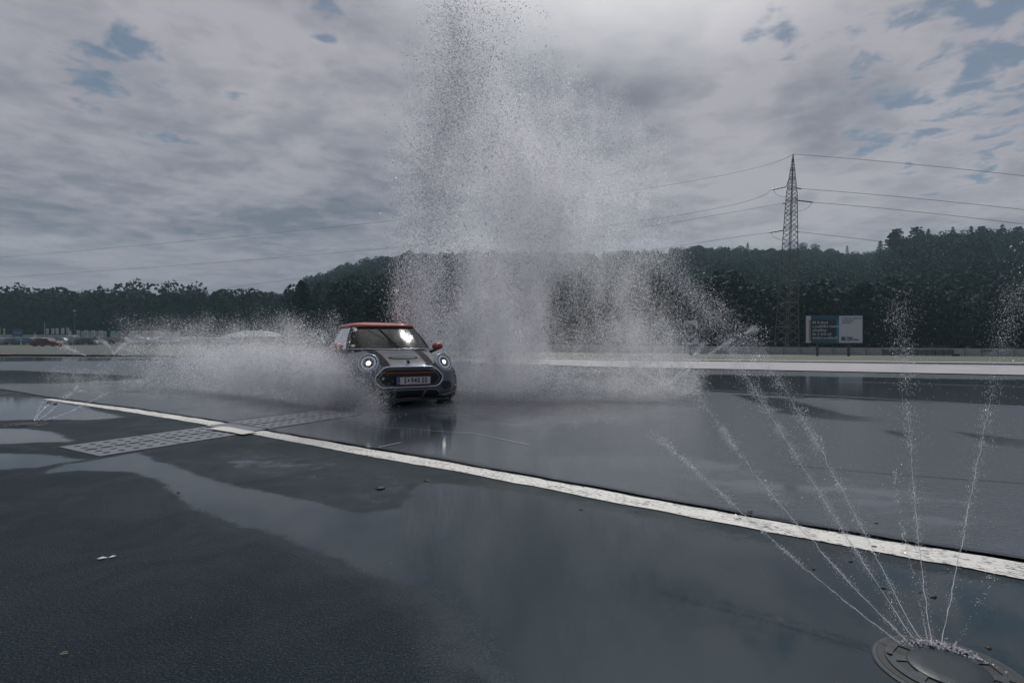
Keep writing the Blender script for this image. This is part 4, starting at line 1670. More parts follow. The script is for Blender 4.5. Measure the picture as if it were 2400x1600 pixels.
def glass_mat(name, tint, gloss=0.04, haze=0.0):
    m = bpy.data.materials.new(name)
    m.use_nodes = True
    t = m.node_tree
    t.nodes.clear()
    q = NB(t)
    o_ = q.n('ShaderNodeOutputMaterial')
    tr_ = q.n('ShaderNodeBsdfTransparent')
    tr_.inputs[0].default_value = (*tint, 1)
    gl = q.n('ShaderNodeBsdfGlossy')
    gl.inputs['Roughness'].default_value = gloss
    df = q.n('ShaderNodeBsdfDiffuse')
    df.inputs[0].default_value = (0.6, 0.65, 0.65, 1)
    fr = q.n('ShaderNodeFresnel')
    fr.inputs[0].default_value = 1.4
    mx = q.n('ShaderNodeMixShader')
    mx2 = q.n('ShaderNodeMixShader')
    pos = q.n('ShaderNodeNewGeometry').outputs['Position']
    drops = q.smooth(q.noise(pos, 45, 3, 0.7), 0.52, 0.68)
    q.put(mx2.inputs[0], q.math('MULTIPLY', drops, haze))
    t.links.new(tr_.outputs[0], mx2.inputs[1])
    t.links.new(df.outputs[0], mx2.inputs[2])
    t.links.new(fr.outputs[0], mx.inputs[0])
    t.links.new(mx2.outputs[0], mx.inputs[1])
    t.links.new(gl.outputs[0], mx.inputs[2])
    t.links.new(mx.outputs[0], o_.inputs[0])
    return m


M_glass = glass_mat('wet car glass', (0.36, 0.46, 0.49), 0.11, 0.06)
M_glass2 = glass_mat('tinted side glass', (0.40, 0.46, 0.48), 0.05, 0.4)


def gh_panel(name, t0, t1, m, off=0.0, z0=ZB, z1=ZR, n=12, rows=7, par=CAR):
    vs = []
    for z in np.linspace(z0, z1, rows):
        for t in np.linspace(t0, t1, n):
            p = gh(t, z)
            vs.append(p + Vector((p.x + 2.3, p.y, 0)).normalized() * off)
    fs = [(i * n + j, i * n + j + 1, (i + 1) * n + j + 1, (i + 1) * n + j) for i in range(rows - 1) for j in range(n - 1)]
    return MB().add(vs, fs).build(name, m, par, smooth=True)


def both(name, a, c_, m, **kw):
    gh_panel(name, a, c_, m, **kw)
    gh_panel(name, 1 - a, 1 - c_, m, **kw)


ws = gh_panel('windscreen', -0.155 + 1, 1.0001, M_glass, n=10)
bpy.data.objects.remove(ws)
vs = []
tl = list(np.linspace(0.845, 1.0, 10)) + list(np.linspace(0.0, 0.155, 10))[1:]
for z in np.linspace(ZB, ZR, 8):
    for t in tl:
        vs.append(gh(min(t, 0.99999), z))
n = len(tl)
ws = MB().add(vs, [(i * n + j, i * n + j + 1, (i + 1) * n + j + 1, (i + 1) * n + j) for i in range(7) for j in range(n - 1)]).build('windscreen', M_glass, CAR, smooth=True)
both('front_pillar', 0.148, 0.188, M_blk, off=0.006, n=5)
both('side_window', 0.188, 0.285, M_glass2)
both('door_pillar', 0.282, 0.296, M_blk, off=0.005, n=4)
both('rear_side_window', 0.295, 0.352, M_glass2)
both('rear_pillar', 0.350, 0.415, M_blk, off=0.005, n=6)
gh_panel('rear_window', 0.412, 0.588, M_glass2, n=16)
# belt line chrome and cowl
MB().tube([gh(t, ZB) + Vector((0.02, 0, 0.004)) for t in np.linspace(0.0, 0.17, 8)][::-1] + [gh(t, ZB) + Vector((0.02, 0, 0.004)) for t in np.linspace(0.9999, 0.83, 8)], 0.010, 6).build('cowl_edge', M_chrome, CAR, smooth=True)
for s in (0, 1):
    MB().tube([gh((t if s else 1 - t), ZB + 0.004) + Vector((0, 0.012 * (1 if s else -1), 0)) for t in np.linspace(0.175, 0.41, 14)], 0.009, 6).build('belt_trim', M_chrome, CAR, smooth=True)
# deck under the glass
dk = MB()
ringp = [gh(min(t, 0.9999), ZB - 0.002) for t in np.linspace(0, 1, 49)[:-1]]
dk.add([Vector((-2.2, 0, ZB + 0.0))] + [p * 1.0 for p in ringp], [(0, 1 + j, 1 + (j + 1) % 48) for j in range(48)])
dk.build('cabin_floor', M_blk, CAR)
# red roof with a rounded edge
rf = MB()
NR = 48
lv = [(0.0, 1.018, 0.0), (0.018, 1.03, 0.0), (0.040, 1.015, 0.0), (0.062, 0.93, 0.0), (0.080, 0.78, 0.0), (0.092, 0.55, 0), (0.098, 0.28, 0), (0.100, 0.02, 0)]
for dz_, k, _ in lv:
    for t in np.linspace(0, 1, NR + 1)[:-1]:
        p = gh(min(t, 0.9999), ZR)
        cx_ = -2.45
        rf.v.append((cx_ + (p.x - cx_) * (k + 0.015), p.y * k, ZR + dz_ - 0.002))
for i in range(len(lv) - 1):
    for j in range(NR):
        rf.f.append((i * NR + j, i * NR + (j + 1) % NR, (i + 1) * NR + (j + 1) % NR, (i + 1) * NR + j))
rf.f.append(tuple(range((len(lv) - 1) * NR, len(lv) * NR)))
rf.build('roof', M_roof, CAR, smooth=True)
MB().tube([gh(min(t, 0.9999), ZR - 0.006) * 1.0 + Vector((0, 0, 0)) for t in np.linspace(0, 1, 49)[:-1]], 0.016, 6, closed=True).build('roof_seal', M_blk, CAR, smooth=True)
# mirrors
for s in (-1, 1):
    mr = empty('wing_mirror', (-1.27, s * 0.865, 0.915))
    mr.parent = CAR
    cap_ = MB()
    pr = [(0.0, 0.075)] + [(0.095 * math.sin(a), 0.075 * math.cos(a)) for a in np.linspace(0.2, 1.5, 8)] + [(0.092, -0.01), (0.085, -0.03), (0.0, -0.03)]
    cap_.lathe(pr, 24, Matrix(((0, 0, 1), (1.05, 0, 0), (0, 0.72, 0))))
    cap_.build('mirror_cap', M_roof, mr, smooth=True)
    MB().tube([(-0.01, 0, -0.045), (0, -s * 0.06, -0.075), (0.01, -s * 0.14, -0.105)], [0.028, 0.025, 0.03], 8).build('mirror_arm', M_blk, mr, smooth=True)
    MB().box((-0.028, 0, 0.02), (0.006, 0.12, 0.06)).build('mirror_glass', M_silver, mr)
# wipers: one parked along the cowl, one swept upright across the screen
wn = Vector((0.50, 0, 0.86))


def wp(t, z, o_=0.02):
    return gh(t, z) + wn * o_


MB().tube([wp(0.012, 0.872, 0.02), wp(0.004, 0.95, 0.035), wp(0.994, 1.04, 0.030)], [0.010, 0.008, 0.005], 5).build('wiper_arm', M_blk, CAR)
MB().tube([wp(0.018, 0.885, 0.012), wp(0.0, 1.03, 0.014), wp(0.976, 1.235, 0.012)], 0.009, 5).build('wiper_blade', M_blk, CAR)
MB().tube([wp(0.93, 1.23, 0.010), wp(0.955, 1.14, 0.012), wp(0.985, 1.03, 0.010)], 0.004, 5).build('wiper_blade', M_blk, CAR)
MB().tube([top(-0.93, 0.03, 0.008)[0], top(-0.915, 0.03, 0.014)[0]], 0.014, 6).build('washer_jet', M_blk, CAR)
# windscreen stickers
M_stk = mat('white sticker print', (0.75, 0.76, 0.80), 0.5)
M_stg = mat('green sticker print', (0.16, 0.22, 0.08), 0.5)


def on_screen(t, z, off=0.006):
    p = gh(t, z)
    e1 = (gh(t + 0.004, z) - gh(t - 0.004, z)).normalized()
    e2 = (gh(t, z + 0.02) - gh(t, z - 0.02)).normalized()
    n_ = e1.cross(e2)
    return Matrix(((e1.x, e2.x, n_.x, 0), (e1.y, e2.y, n_.y, 0), (e1.z, e2.z, n_.z, 0), (0, 0, 0, 1))), p + n_ * off


M4, p4 = on_screen(0.875, 1.205)
text_mesh('race_number', '5', 0.13, M_stk, CAR, Matrix.Translation(p4) @ M4, 0.006, 'CENTER', 0.001, 1.1)
M4, p4 = on_screen(0.858, 1.235)
MB().box((0, 0, 0), (0.05, 0.05, 0.002), M=M4.to_3x3()).build('small_sticker', M_stk, CAR).location = p4
M4, p4 = on_screen(0.868, 0.925)
g_ = MB().box((0, 0, 0), (0.085, 0.075, 0.002), M=M4.to_3x3()).build('vignette_sticker', M_stg, CAR)
g_.location = p4
w2 = MB().box((0.01, 0.0, 0.003), (0.035, 0.03, 0.002), M=M4.to_3x3()).build('sticker_centre', M_stk, g_)
# cabin
for s in (-1, 1):
    st = empty('front_seat', (-2.05, s * 0.36, 0.70))
    st.parent = CAR
    MB().box((0, 0, 0.16), (0.12, 0.42, 0.44)).build('backrest', M_seat, st, bevel=0.04)
    MB().box((-0.02, 0, 0.46), (0.09, 0.24, 0.15)).build('headrest', M_seat, st, bevel=0.03)
MB().box((-1.36, 0, 0.86), (0.30, 1.20, 0.08)).build('dashboard', M_seat, CAR, bevel=0.03)
MB().tube([Vector((-1.56 + 0.10 * math.sin(a) * 0.3, 0.36 + 0.17 * math.cos(a), 0.93 + 0.15 * math.sin(a))) for a in np.linspace(0, 2 * math.pi, 25)[:-1]], 0.014, 6, closed=True).build('steering_wheel', M_blk, CAR)
MB().box((-1.66, 0.0, 1.19), (0.03, 0.20, 0.055)).build('rear_view_mirror', M_blk, CAR, bevel=0.012)
MB().box((-3.0, 0, 0.86), (0.14, 1.1, 0.26)).build('rear_bench', M_seat, CAR, bevel=0.05)

# ------------------------------------------------------------------ car park and event stands on the left
def hatch_mesh(kind, seed=0):
    """far parked car, 4.2 m long, nose at +x"""
    L_, Wd, Hh = {'hatch': (4.1, 1.75, 1.48), 'saloon': (4.5, 1.78, 1.42), 'van': (4.9, 1.9, 1.95), 'estate': (4.6, 1.8, 1.50)}[kind]
    prof = {'hatch': [(-.5, .45), (-.49, .75), (-.46, .95), (-.38, 1.42), (-.05, 1.48), (.10, 1.42), (.22, .98), (.42, .86), (.49, .68), (.5, .40)],
            'saloon': [(-.5, .45), (-.49, .88), (-.36, .95), (-.24, 1.38), (-.02, 1.42), (.10, 1.36), (.22, .95), (.44, .82), (.49, .66), (.5, .40)],
            'van': [(-.5, .45), (-.5, 1.0), (-.48, 1.88), (-.2, 1.95), (.20, 1.9), (.32, 1.25), (.45, 1.05), (.49, .8), (.5, .40)],
            'estate': [(-.5, .45), (-.49, .9), (-.44, 1.40), (-.1, 1.50), (.08, 1.44), (.22, .98), (.43, .86), (.49, .68), (.5, .40)]}[kind]
    pts = [(x * L_, z) for x, z in prof] + [(0.5 * L_, 0.25), (-0.5 * L_, 0.25)]
    n = len(pts)
    vs, fs = [], []
    for k, (yy, sq) in enumerate(((-1, 0.93), (-0.93, 1.0), (0.93, 1.0), (1, 0.93))):
        for x, z in pts:
            w_ = 1.0 if z < 1.0 else 1.0 - 0.16 * (z - 1.0) / 0.45
            vs.append((x * (0.985 if sq < 1 else 1), yy * Wd / 2 * w_, z * (0.985 if sq < 1 and z > 1 else 1)))
    for k in range(3):
        fs += [(k * n + i, k * n + (i + 1) % n, (k + 1) * n + (i + 1) % n, (k + 1) * n + i) for i in range(n)]
    fs += [tuple(range(n - 1, -1, -1)), tuple(range(3 * n, 4 * n))]
    win = []
    zt = max(z for x, z in pts)
    top_pts = [(x, z) for x, z in pts if z >= 0.94]
    cx = sum(p[0] for p in top_pts) / len(top_pts)
    for s in (-1, 1):
        poly = [(cx + (x - cx) * 0.86, 1.0 + (z - 1.0) * 0.82 if z > 1 else 1.0) for x, z in top_pts]
        win.append([(x, s * (Wd / 2 * (1 - 0.16 * max(0, z - 1.0) / 0.45) + 0.012), z) for x, z in poly])
    return vs, fs, win, L_, Wd, pts


def far_car(kind, paint, loc, rz, lab):
    vs, fs, win, L_, Wd, pts = hatch_mesh(kind)
    o = empty('parked_car', loc, rz, lab, 'car', 'cars parked on the far field')
    MB().add(vs, fs).build('body', paint, o)
    g = MB()
    for w_ in win:
        MB().add(w_, [tuple(range(len(w_)))]).build('side_window', M_cglass, o)
    # front and rear screens
    for a_, b_ in ((0, 1),):
        up_ = [(x, z) for x, z in pts if z > 1.2]
        xr = min(up_)
        xf = max(up_)
        zf = [p for p in pts if p[0] > xf[0] and p[1] < 1.3][0]
        n1 = [(xf[0] + 0.03, -Wd * 0.36, xf[1] - 0.03), (xf[0] + 0.03, Wd * 0.36, xf[1] - 0.03), (zf[0] + 0.03, Wd * 0.42, zf[1] + 0.03), (zf[0] + 0.03, -Wd * 0.42, zf[1] + 0.03)]
        MB().add(n1, [(0, 3, 2, 1)]).build('windscreen', M_cglass, o)
    for sx_ in (-0.31, 0.31):
        for s in (-1, 1):
            MB().lathe([(0.0, -0.1), (0.28, -0.1), (0.32, -0.06), (0.32, 0.08), (0.2, 0.1), (0.0, 0.1)], 14, Matrix.Rotation(R(90), 3, 'X'), (sx_ * L_, s * (Wd / 2 - 0.06), 0.32)).build('wheel', M_tyre, o)
    for s in (-1, 1):
        MB().box((0.49 * L_, s * Wd * 0.36, 0.70), (0.06, 0.30, 0.14)).build('headlight', M_cloth_dim, o)
    return o


M_cloth_dim = mat('far headlight cover', (0.30, 0.32, 0.34), 0.6, spec=0.2)
M_cglass = mat('far car glass', (0.03, 0.04, 0.045), 0.35, spec=0.3)
paints = {'white': mat('white car paint', (0.50, 0.51, 0.53), 0.6, spec=0.2), 'silver': mat('silver car paint', (0.30, 0.32, 0.34), 0.6, spec=0.2), 'dark': mat('dark car paint', (0.035, 0.045, 0.05), 0.3),
          'blue': mat('blue car paint', (0.05, 0.11, 0.20), 0.3), 'red': mat('dark red car paint', (0.12, 0.022, 0.026), 0.4), 'grey': mat('grey car paint', (0.12, 0.14, 0.15), 0.3)}
cars = [  # px, base py, distance, kind, paint, heading, label
    (112, 812.6, 92, 'saloon', 'red', 5, 'dark red saloon parked side-on, alone in front of the car row'),
    (6, 808, 118, 'estate', 'silver', 95, 'silver estate car at the left frame edge of the parking row'),
    (22, 808, 118, 'hatch', 'grey', 80, 'grey hatchback second from the left frame edge in the parking row'),
    (37, 808, 120, 'hatch', 'dark', 92, 'dark hatchback left of the white marker post'),
    (62, 807.5, 120, 'estate', 'blue', 70, 'blue estate car in the row left of the dark red saloon'),
    (88, 805.5, 128, 'hatch', 'white', 75, 'white hatchback half hidden behind the rear of the dark red saloon'),
    (117, 805.0, 130, 'saloon', 'white', 60, 'white saloon roof showing over the dark red saloon'),
    (150, 806.5, 120, 'saloon', 'white', 160, 'white saloon just right of the nose of the dark red saloon'),
    (172, 806.5, 122, 'van', 'silver', 115, 'pale silver van in the parking row beneath the lamp post'),
    (187, 807, 116, 'hatch', 'grey', 80, 'grey hatchback between the silver van and the low white car'),
    (199, 806.8, 117, 'saloon', 'silver', 20, 'low silver saloon beneath the white banners'),
    (214, 806.8, 118, 'estate', 'dark', 100, 'dark estate car beneath the right-hand white banners'),
    (238, 804.5, 125, 'hatch', 'grey', 90, 'grey hatchback in front of the printed hoarding'),
    (268, 804, 125, 'saloon', 'dark', 90, 'dark saloon in front of the blue and green hoarding'),
    (330, 806, 118, 'saloon', 'white', 20, 'white saloon half lost in spray in front of the white truck'),
    (345, 806, 119, 'saloon', 'silver', 150, 'silver saloon behind the spray in front of the white truck'),
    (372, 806, 119, 'hatch', 'white', 90, 'white hatchback behind the spray at the right end of the truck'),
]
for px, py, Y, kind, pt_, hd_, lab in cars:
    far_car(kind, paints[pt_], A(px, py, Y), R(hd_), lab)

# long low wall behind the cars
M_lwall = mat('pale far wall', (0.30, 0.32, 0.34), 0.8, var=0.15, vscale=0.5)
lw = empty('boundary_wall', A(88, 795, 140), 0, 'low pale wall behind the parked cars on the left', 'wall')
u4 = 140 / FP
for k in range(12):
    x = (-60 + k * 20 - 88 + 10) * u4
    MB().box((x, 0, 5.5 * u4), (20 * u4 - 0.04, 0.2, 11 * u4)).build('panel', M_lwall, lw)
MB_l = []
M_cloth = mat('white banner cloth', (0.52, 0.52, 0.56), 0.7, var=0.08, vscale=1)
M_pole = mat('thin pale pole', (0.30, 0.32, 0.33), 0.5)
M_bprint = mat('faint banner print', (0.28, 0.22, 0.26), 0.7)
flags = [(-2, 769, 782, 7, 'pale green banner cut by the left frame edge', 136), (10, 770, 783, 5.5, 'narrow white banner left of the blue drinks sign', 136),
         (111, 770, 782.5, 7, 'first white banner right of the tall thin mast', 136), (124, 769.5, 782.5, 6.5, 'second white banner right of the tall thin mast', 136),
         (134, 769, 782.5, 6.5, 'third white banner right of the tall thin mast', 136), (147, 769, 782, 7, 'fourth white banner right of the tall thin mast', 136),
         (159, 768, 781.5, 6, 'fifth white banner, partly behind the curved beach flag', 136),
         (183.5, 774, 791.5, 8.5, 'tall white banner just right of the lamp post', 128), (202.5, 774, 791.5, 8.5, 'second tall white banner right of the lamp post', 128),
         (219, 774, 791, 8, 'third tall white banner right of the lamp post', 128), (236.5, 774.5, 791, 8, 'tall white banner at the right end of the banner row', 128)]
for i, (px, p0, p1, w_, lab, Y) in enumerate(flags):
    uu = Y / FP
    x, y, zt = A(px, p0, Y)
    zbm = A(px, p1, Y)[2]
    g0 = A(px, 797, Y)[2]
    f = empty('banner_flag', (x, y, g0), 0, lab, 'banner', 'white banners beyond the car park')
    w2_ = w_ * uu
    MB().tube([(-w2_ / 2, 0.03, 0), (-w2_ / 2, 0.03, zt - g0 + 0.1)], 0.035, 5).build('pole', M_pole, f)
    vs, nn = [], 7
    for k in range(nn + 1):
        xx = -w2_ / 2 + w2_ * k / nn
        yy = 0.05 * math.sin(k * 1.4 + i)
        vs += [(xx, yy, zbm - g0 + 0.03 * math.sin(k * 2 + i)), (xx, yy, zt - g0)]
    m_ = MB().add(vs, [(2 * k, 2 * k + 2, 2 * k + 3, 2 * k + 1) for k in range(nn)])
    m_.build('cloth', M_cloth if i else mat('pale green banner cloth', (0.35, 0.42, 0.28), 0.7), f)
    MB().box((0, -0.07, (zt + zbm) / 2 - g0), (w2_ * 0.34, 0.01, (zt - zbm) * 0.62)).build('print', M_bprint, f)
# curved beach flag
x, y, z = A(165, 792, 128)
uu = 128 / FP
f = empty('beach_flag', (x, y, z), 0, 'curved white feather flag at the end of the five white banners', 'flag')
MB().tube([(-4.5 * uu, 0, 0), (-4.5 * uu, 0, 13 * uu), (-3 * uu, 0, 17 * uu), (0, 0, 18.5 * uu)], 0.035, 5).build('pole', M_pole, f)
pf_ = [(-4.4, 1), (-4.4, 13), (-3, 17), (0, 18.5), (2.5, 16), (3.4, 11), (1.4, 9.8), (0.8, 1)]
flat([(a * uu, c_ * uu) for a, c_ in pf_][::-1], -0.03).build('cloth', M_cloth, f)


def hoard(px, p0, p1, w_, base, Y, m, nm, lab, cat, posts=2):
    uu = Y / FP
    x, y, g0 = A(px, base, Y)
    zt, zb2 = A(px, p0, Y)[2] - g0, A(px, p1, Y)[2] - g0
    f = empty(nm, (x, y, g0), 0, lab, cat)
    MB().box((0, 0.06, (zt + zb2) / 2), (w_ * uu, 0.10, zt - zb2)).build('board', m, f)
    for k in range(posts):
        MB().box(((k - (posts - 1) / 2) * w_ * uu * 0.7, 0.16, (zb2 + 0.1) / 2), (0.14, 0.1, zb2 + 0.1)).build('post', M_bframe, f)
    return f, uu, zt, zb2


# blue drinks sign with a round emblem
f, uu, zt, zb2 = hoard(40.5, 771, 788, 24, 797, 134, mat('blue sign print', (0.012, 0.060, 0.125), 0.6), 'drinks_sign', 'blue drinks advertising board with a red and white disc', 'sign')
for r0, r1, m_ in ((0, math.pi, mat('sign red print', (0.35, 0.03, 0.04), 0.6)), (math.pi, 2 * math.pi, mat('sign light blue print', (0.03, 0.14, 0.3), 0.6))):
    pts = [(-6.2 * uu + 1.9 * uu * math.cos(a), (zt + zb2) / 2 + 0.5 * uu + 1.9 * uu * math.sin(a)) for a in np.linspace(r0 + 0.1, r1 - 0.1, 9)]
    flat(pts, 0.0).build('disc_half', m_, f)
pts = [(-6.2 * uu + 2.0 * uu * math.cos(a), (zt + zb2) / 2 + 0.5 * uu + 2.0 * uu * math.sin(a)) for a in np.linspace(0, 2 * math.pi, 15)[:-1]]
flat(pts, 0.004).build('disc_white', M_cloth, f)
put_text('pepsi', 0.62, mat('sign pale blue lettering', (0.15, 0.25, 0.40), 0.6), f, -3.2 * uu, 0.0, (zt + zb2) / 2 + 0.3 * uu, 0.012)
# red and white round sign on a white box
f, uu, zt, zb2 = hoard(81.5, 783, 790, 6.5, 797, 133, M_cloth, 'round_sign', 'red disc sign standing on a small white box', 'sign', 1)
MB().lathe([(0, 0), (3.2 * uu, 0), (3.2 * uu, 0.05)], 18, face.to_3x3(), (0, -0.02, zt + 2.6 * uu)).build('red_disc', M_adred, f)
MB().box((0, -0.09, zt + 2.6 * uu), (3.6 * uu, 0.02, 1.0 * uu)).build('white_bar', M_cloth, f)
# teal pop-up
x, y, z = A(133, 799, 116)
f = empty('round_board', (x, y, z), 0, 'small round turquoise board above the white saloon', 'sign')
MB().lathe([(0, 0), (4.2 * 116 / FP, 0), (4.2 * 116 / FP, 0.05)], 18, face.to_3x3(), (0, 0, 3.4 * 116 / FP)).build('disc', mat('turquoise print', (0.03, 0.17, 0.24), 0.6), f)
MB().tube([(0, 0.05, -0.5), (0, 0.05, 0.3)], 0.04, 5).build('stem', M_pole, f)
# printed hoardings
M_pgreen = mat('pale green print', (0.20, 0.32, 0.30), 0.7, var=0.25, vscale=1.5)
M_pblue = mat('pale blue landscape print', (0.14, 0.24, 0.27), 0.7, var=0.35, vscale=0.8)
f, uu, zt, zb2 = hoard(219, 775.5, 793, 60, 797, 131, M_pgreen, 'hoarding', 'long pale green printed hoarding behind the tall white banners', 'hoarding', 3)
for k, xx in enumerate((-17, -3, 10)):
    flat(rect((xx - 3) * uu, zb2 + 3 * uu, (xx + 3) * uu, zt - 3 * uu), 0.0).build('panel_print', (M_bprint, M_pblue, M_bprint)[k], f)
f, uu, zt, zb2 = hoard(273, 775.5, 788, 29, 797, 131, M_pblue, 'hoarding', 'blue landscape hoarding with a dark car picture and green foot', 'hoarding', 2)
flat([((a) * uu, zt - c_ * uu) for a, c_ in ((2, 7), (4, 5.4), (8, 5.4), (10, 7), (8, 7.6), (4, 7.6))][::-1], 0.0).build('car_print', M_bdark, f)
flat([((a) * uu, zb2 + c_ * uu) for a, c_ in ((-14, 0), (14, 0), (14, 3.5), (4, 4.5), (-5, 2.5))], -0.004).build('hedge_print', M_green, f)
# stage gantry in green towers
x, y, z = A(316, 797, 131)
uu = 131 / FP
f = empty('gantry', (x, y, z), 0, 'start gantry of two light green truss towers with a white sign between', 'gantry')
M_truss = mat('light green truss', (0.16, 0.28, 0.26), 0.6)
for s in (-1, 1):
    t_ = MB()
    for cx_ in (-1, 1):
        t_.tube([((s * 10.5 + cx_ * 1.9) * uu, 0, 0), ((s * 10.5 + cx_ * 1.9) * uu, 0, 24 * uu)], 0.09, 4)
    for k in range(8):
        t_.tube([((s * 10.5 - 1.9) * uu, 0, k * 3 * uu), ((s * 10.5 + 1.9) * uu, 0, (k + 1) * 3 * uu)], 0.06, 4)
        t_.tube([((s * 10.5 + 1.9) * uu, 0, k * 3 * uu), ((s * 10.5 - 1.9) * uu, 0, (k + 1) * 3 * uu)], 0.06, 4)
    tag(t_.build('truss_tower', M_truss, f), kind='stuff')
MB().box((0, -0.1, 19.5 * uu), (12.5 * uu, 0.12, 5.2 * uu)).build('sign_board', M_cloth, f)
MB().box((0, 0.15, 9 * uu), (17 * uu, 0.15, 11 * uu)).build('back_cloth', mat('grey green cloth', (0.08, 0.12, 0.13), 0.8), f)
put_text('START', 0.36, M_addark, f, -4.5 * uu, -0.17, 19.5 * uu, 0.01)
# white event truck
x, y, z = A(378, 803, 126)
uu = 126 / FP
f = empty('event_truck', (x, y, z), 0, 'long white event trailer with raised front part, half veiled by spray', 'truck')
M_truck = mat('white truck side', (0.50, 0.48, 0.50), 0.5, var=0.06, vscale=0.4)
MB().box((-22 * uu, 0, 15 * uu), (30 * uu, 2.4, 25 * uu)).build('stage_body', M_truck, f)
MB().box((14.6 * uu, 0, 14.5 * uu), (43 * uu, 2.4, 23 * uu)).build('trailer_body', M_truck, f)
for k, xx in enumerate((-24, 18)):
    flat(rect(xx * uu, 18 * uu, (xx + 9) * uu, 20.5 * uu), -1.22).build('dark_print', M_bprint, f)
put_text('AUTO', 0.55, M_adred, f, -23 * uu, -1.23, 21.5 * uu, 0.01)
for xx in (-28, -14, 12, 20, 30):
    MB().lathe([(0, -0.15), (0.45, -0.15), (0.45, 0.15), (0, 0.15)], 14, Matrix.Rotation(R(90), 3, 'X'), (xx * uu, -1.0, 0.30)).build('wheel', M_tyre, f)
# low white building and dome tent
x, y, z = A(505, 806, 112)
uu = 112 / FP
f = empty('low_building', (x, y, z), 0, 'low pale building with one dark door right of the event trailer', 'building')
MB().box((0, 0, 7 * uu), (96 * uu, 4, 14 * uu)).build('wall', M_lwall, f)
MB().box((0, -0.05, 14.2 * uu), (98 * uu, 4.3, 0.6 * uu)).build('roof', M_truck, f)
flat([(a * uu, c_ * uu) for a, c_ in ((16, 1), (21, 1), (21, 7), (18.5, 9.5), (16, 7))], -2.01).build('door', M_b2, f)
x, y, z = A(600, 801, 122)
uu = 122 / FP
f = empty('dome_tent', (x, y, z), 0, 'wide grey dome tent with drooping eaves behind the spray left of the car', 'tent')
M_tent = mat('grey tent cloth', (0.16, 0.19, 0.21), 0.7)
tp = MB()
NR = 24
for k, (r, zz2) in enumerate(((80, 12.0), (66, 15.5), (52, 20), (38, 24), (20, 26), (1, 26.6))):
    for j in range(NR):
        a = 2 * math.pi * j / NR
        tp.v.append((r * uu * math.cos(a), r * uu * 0.6 * math.sin(a), zz2 * uu))
tp.f += [(k * NR + j, k * NR + (j + 1) % NR, (k + 1) * NR + (j + 1) % NR, (k + 1) * NR + j) for k in range(5) for j in range(NR)]
tp.build('canopy', M_tent, f, smooth=True)
MB().lathe([(48 * uu, 0), (48 * uu, 17 * uu)], 24, Matrix.Diagonal((1, 0.6, 1))).build('inner_wall', mat('dark tent wall', (0.05, 0.06, 0.065), 0.8), f)
for j in range(8):
    a = 2 * math.pi * j / 8
    MB().tube([(70 * uu * math.cos(a), 42 * uu * math.sin(a), 0), (70 * uu * math.cos(a), 42 * uu * math.sin(a), 14 * uu)], 0.06, 5).build('pole', M_pole, f)
# green van left of the car
for px, lab in ((708, 'green van parked behind the spray, left one of two near the car'), (748, 'green van half hidden by the right-hand side of the spray next to the car')):
    far_car('van', mat('green van paint', (0.07, 0.15, 0.12), 0.4), A(px, 809, 92), R(8), lab)
# lamp post, mast, marker
x, y, z = A(175, 799, 124)
uu = 124 / FP
f = empty('lamp_post', (x, y, z), 0, 'tall grey lamp post with one pale oval head above the car park', 'lamp post')
MB().tube([(0, 0, 0), (0, 0, 70 * uu)], [0.09, 0.06], 6).build('pole', M_pyl, f)
MB().lathe([(0, 0.12), (0.28, 0.08), (0.34, 0), (0.2, -0.06), (0, -0.08)], 12, Matrix.Diagonal((1, 0.7, 1)), (-0.08, 0, 71 * uu)).build('lamp_head', M_cloth, f)
MB().box((0.12, 0, 61 * uu), (0.5, 0.3, 0.28)).build('floodlight', M_pyl, f)
x, y, z = A(104.5, 797, 135)
f = tag(MB().tube([(0, 0, 0), (0, 0, 44 * 135 / FP)], [0.09, 0.05], 6).build('mast', M_pole), 'tall thin pale mast between the round red sign and the white banners', 'mast')
f.location = (x, y, z)
x, y, z = A(49, 813, 92)
f = empty('marker_post', (x, y, z), 0, 'short white marker post with a dark band on the grass', 'marker post')
MB().box((0, 0, 0.42), (0.13, 0.1, 0.84)).build('post', M_cloth, f)
MB().box((0, 0, 0.95), (0.14, 0.11, 0.22)).build('band', M_bdark, f)
MB().box((0, 0, 1.2), (0.13, 0.1, 0.28)).build('post_top', M_cloth, f)
# people standing by the hoardings


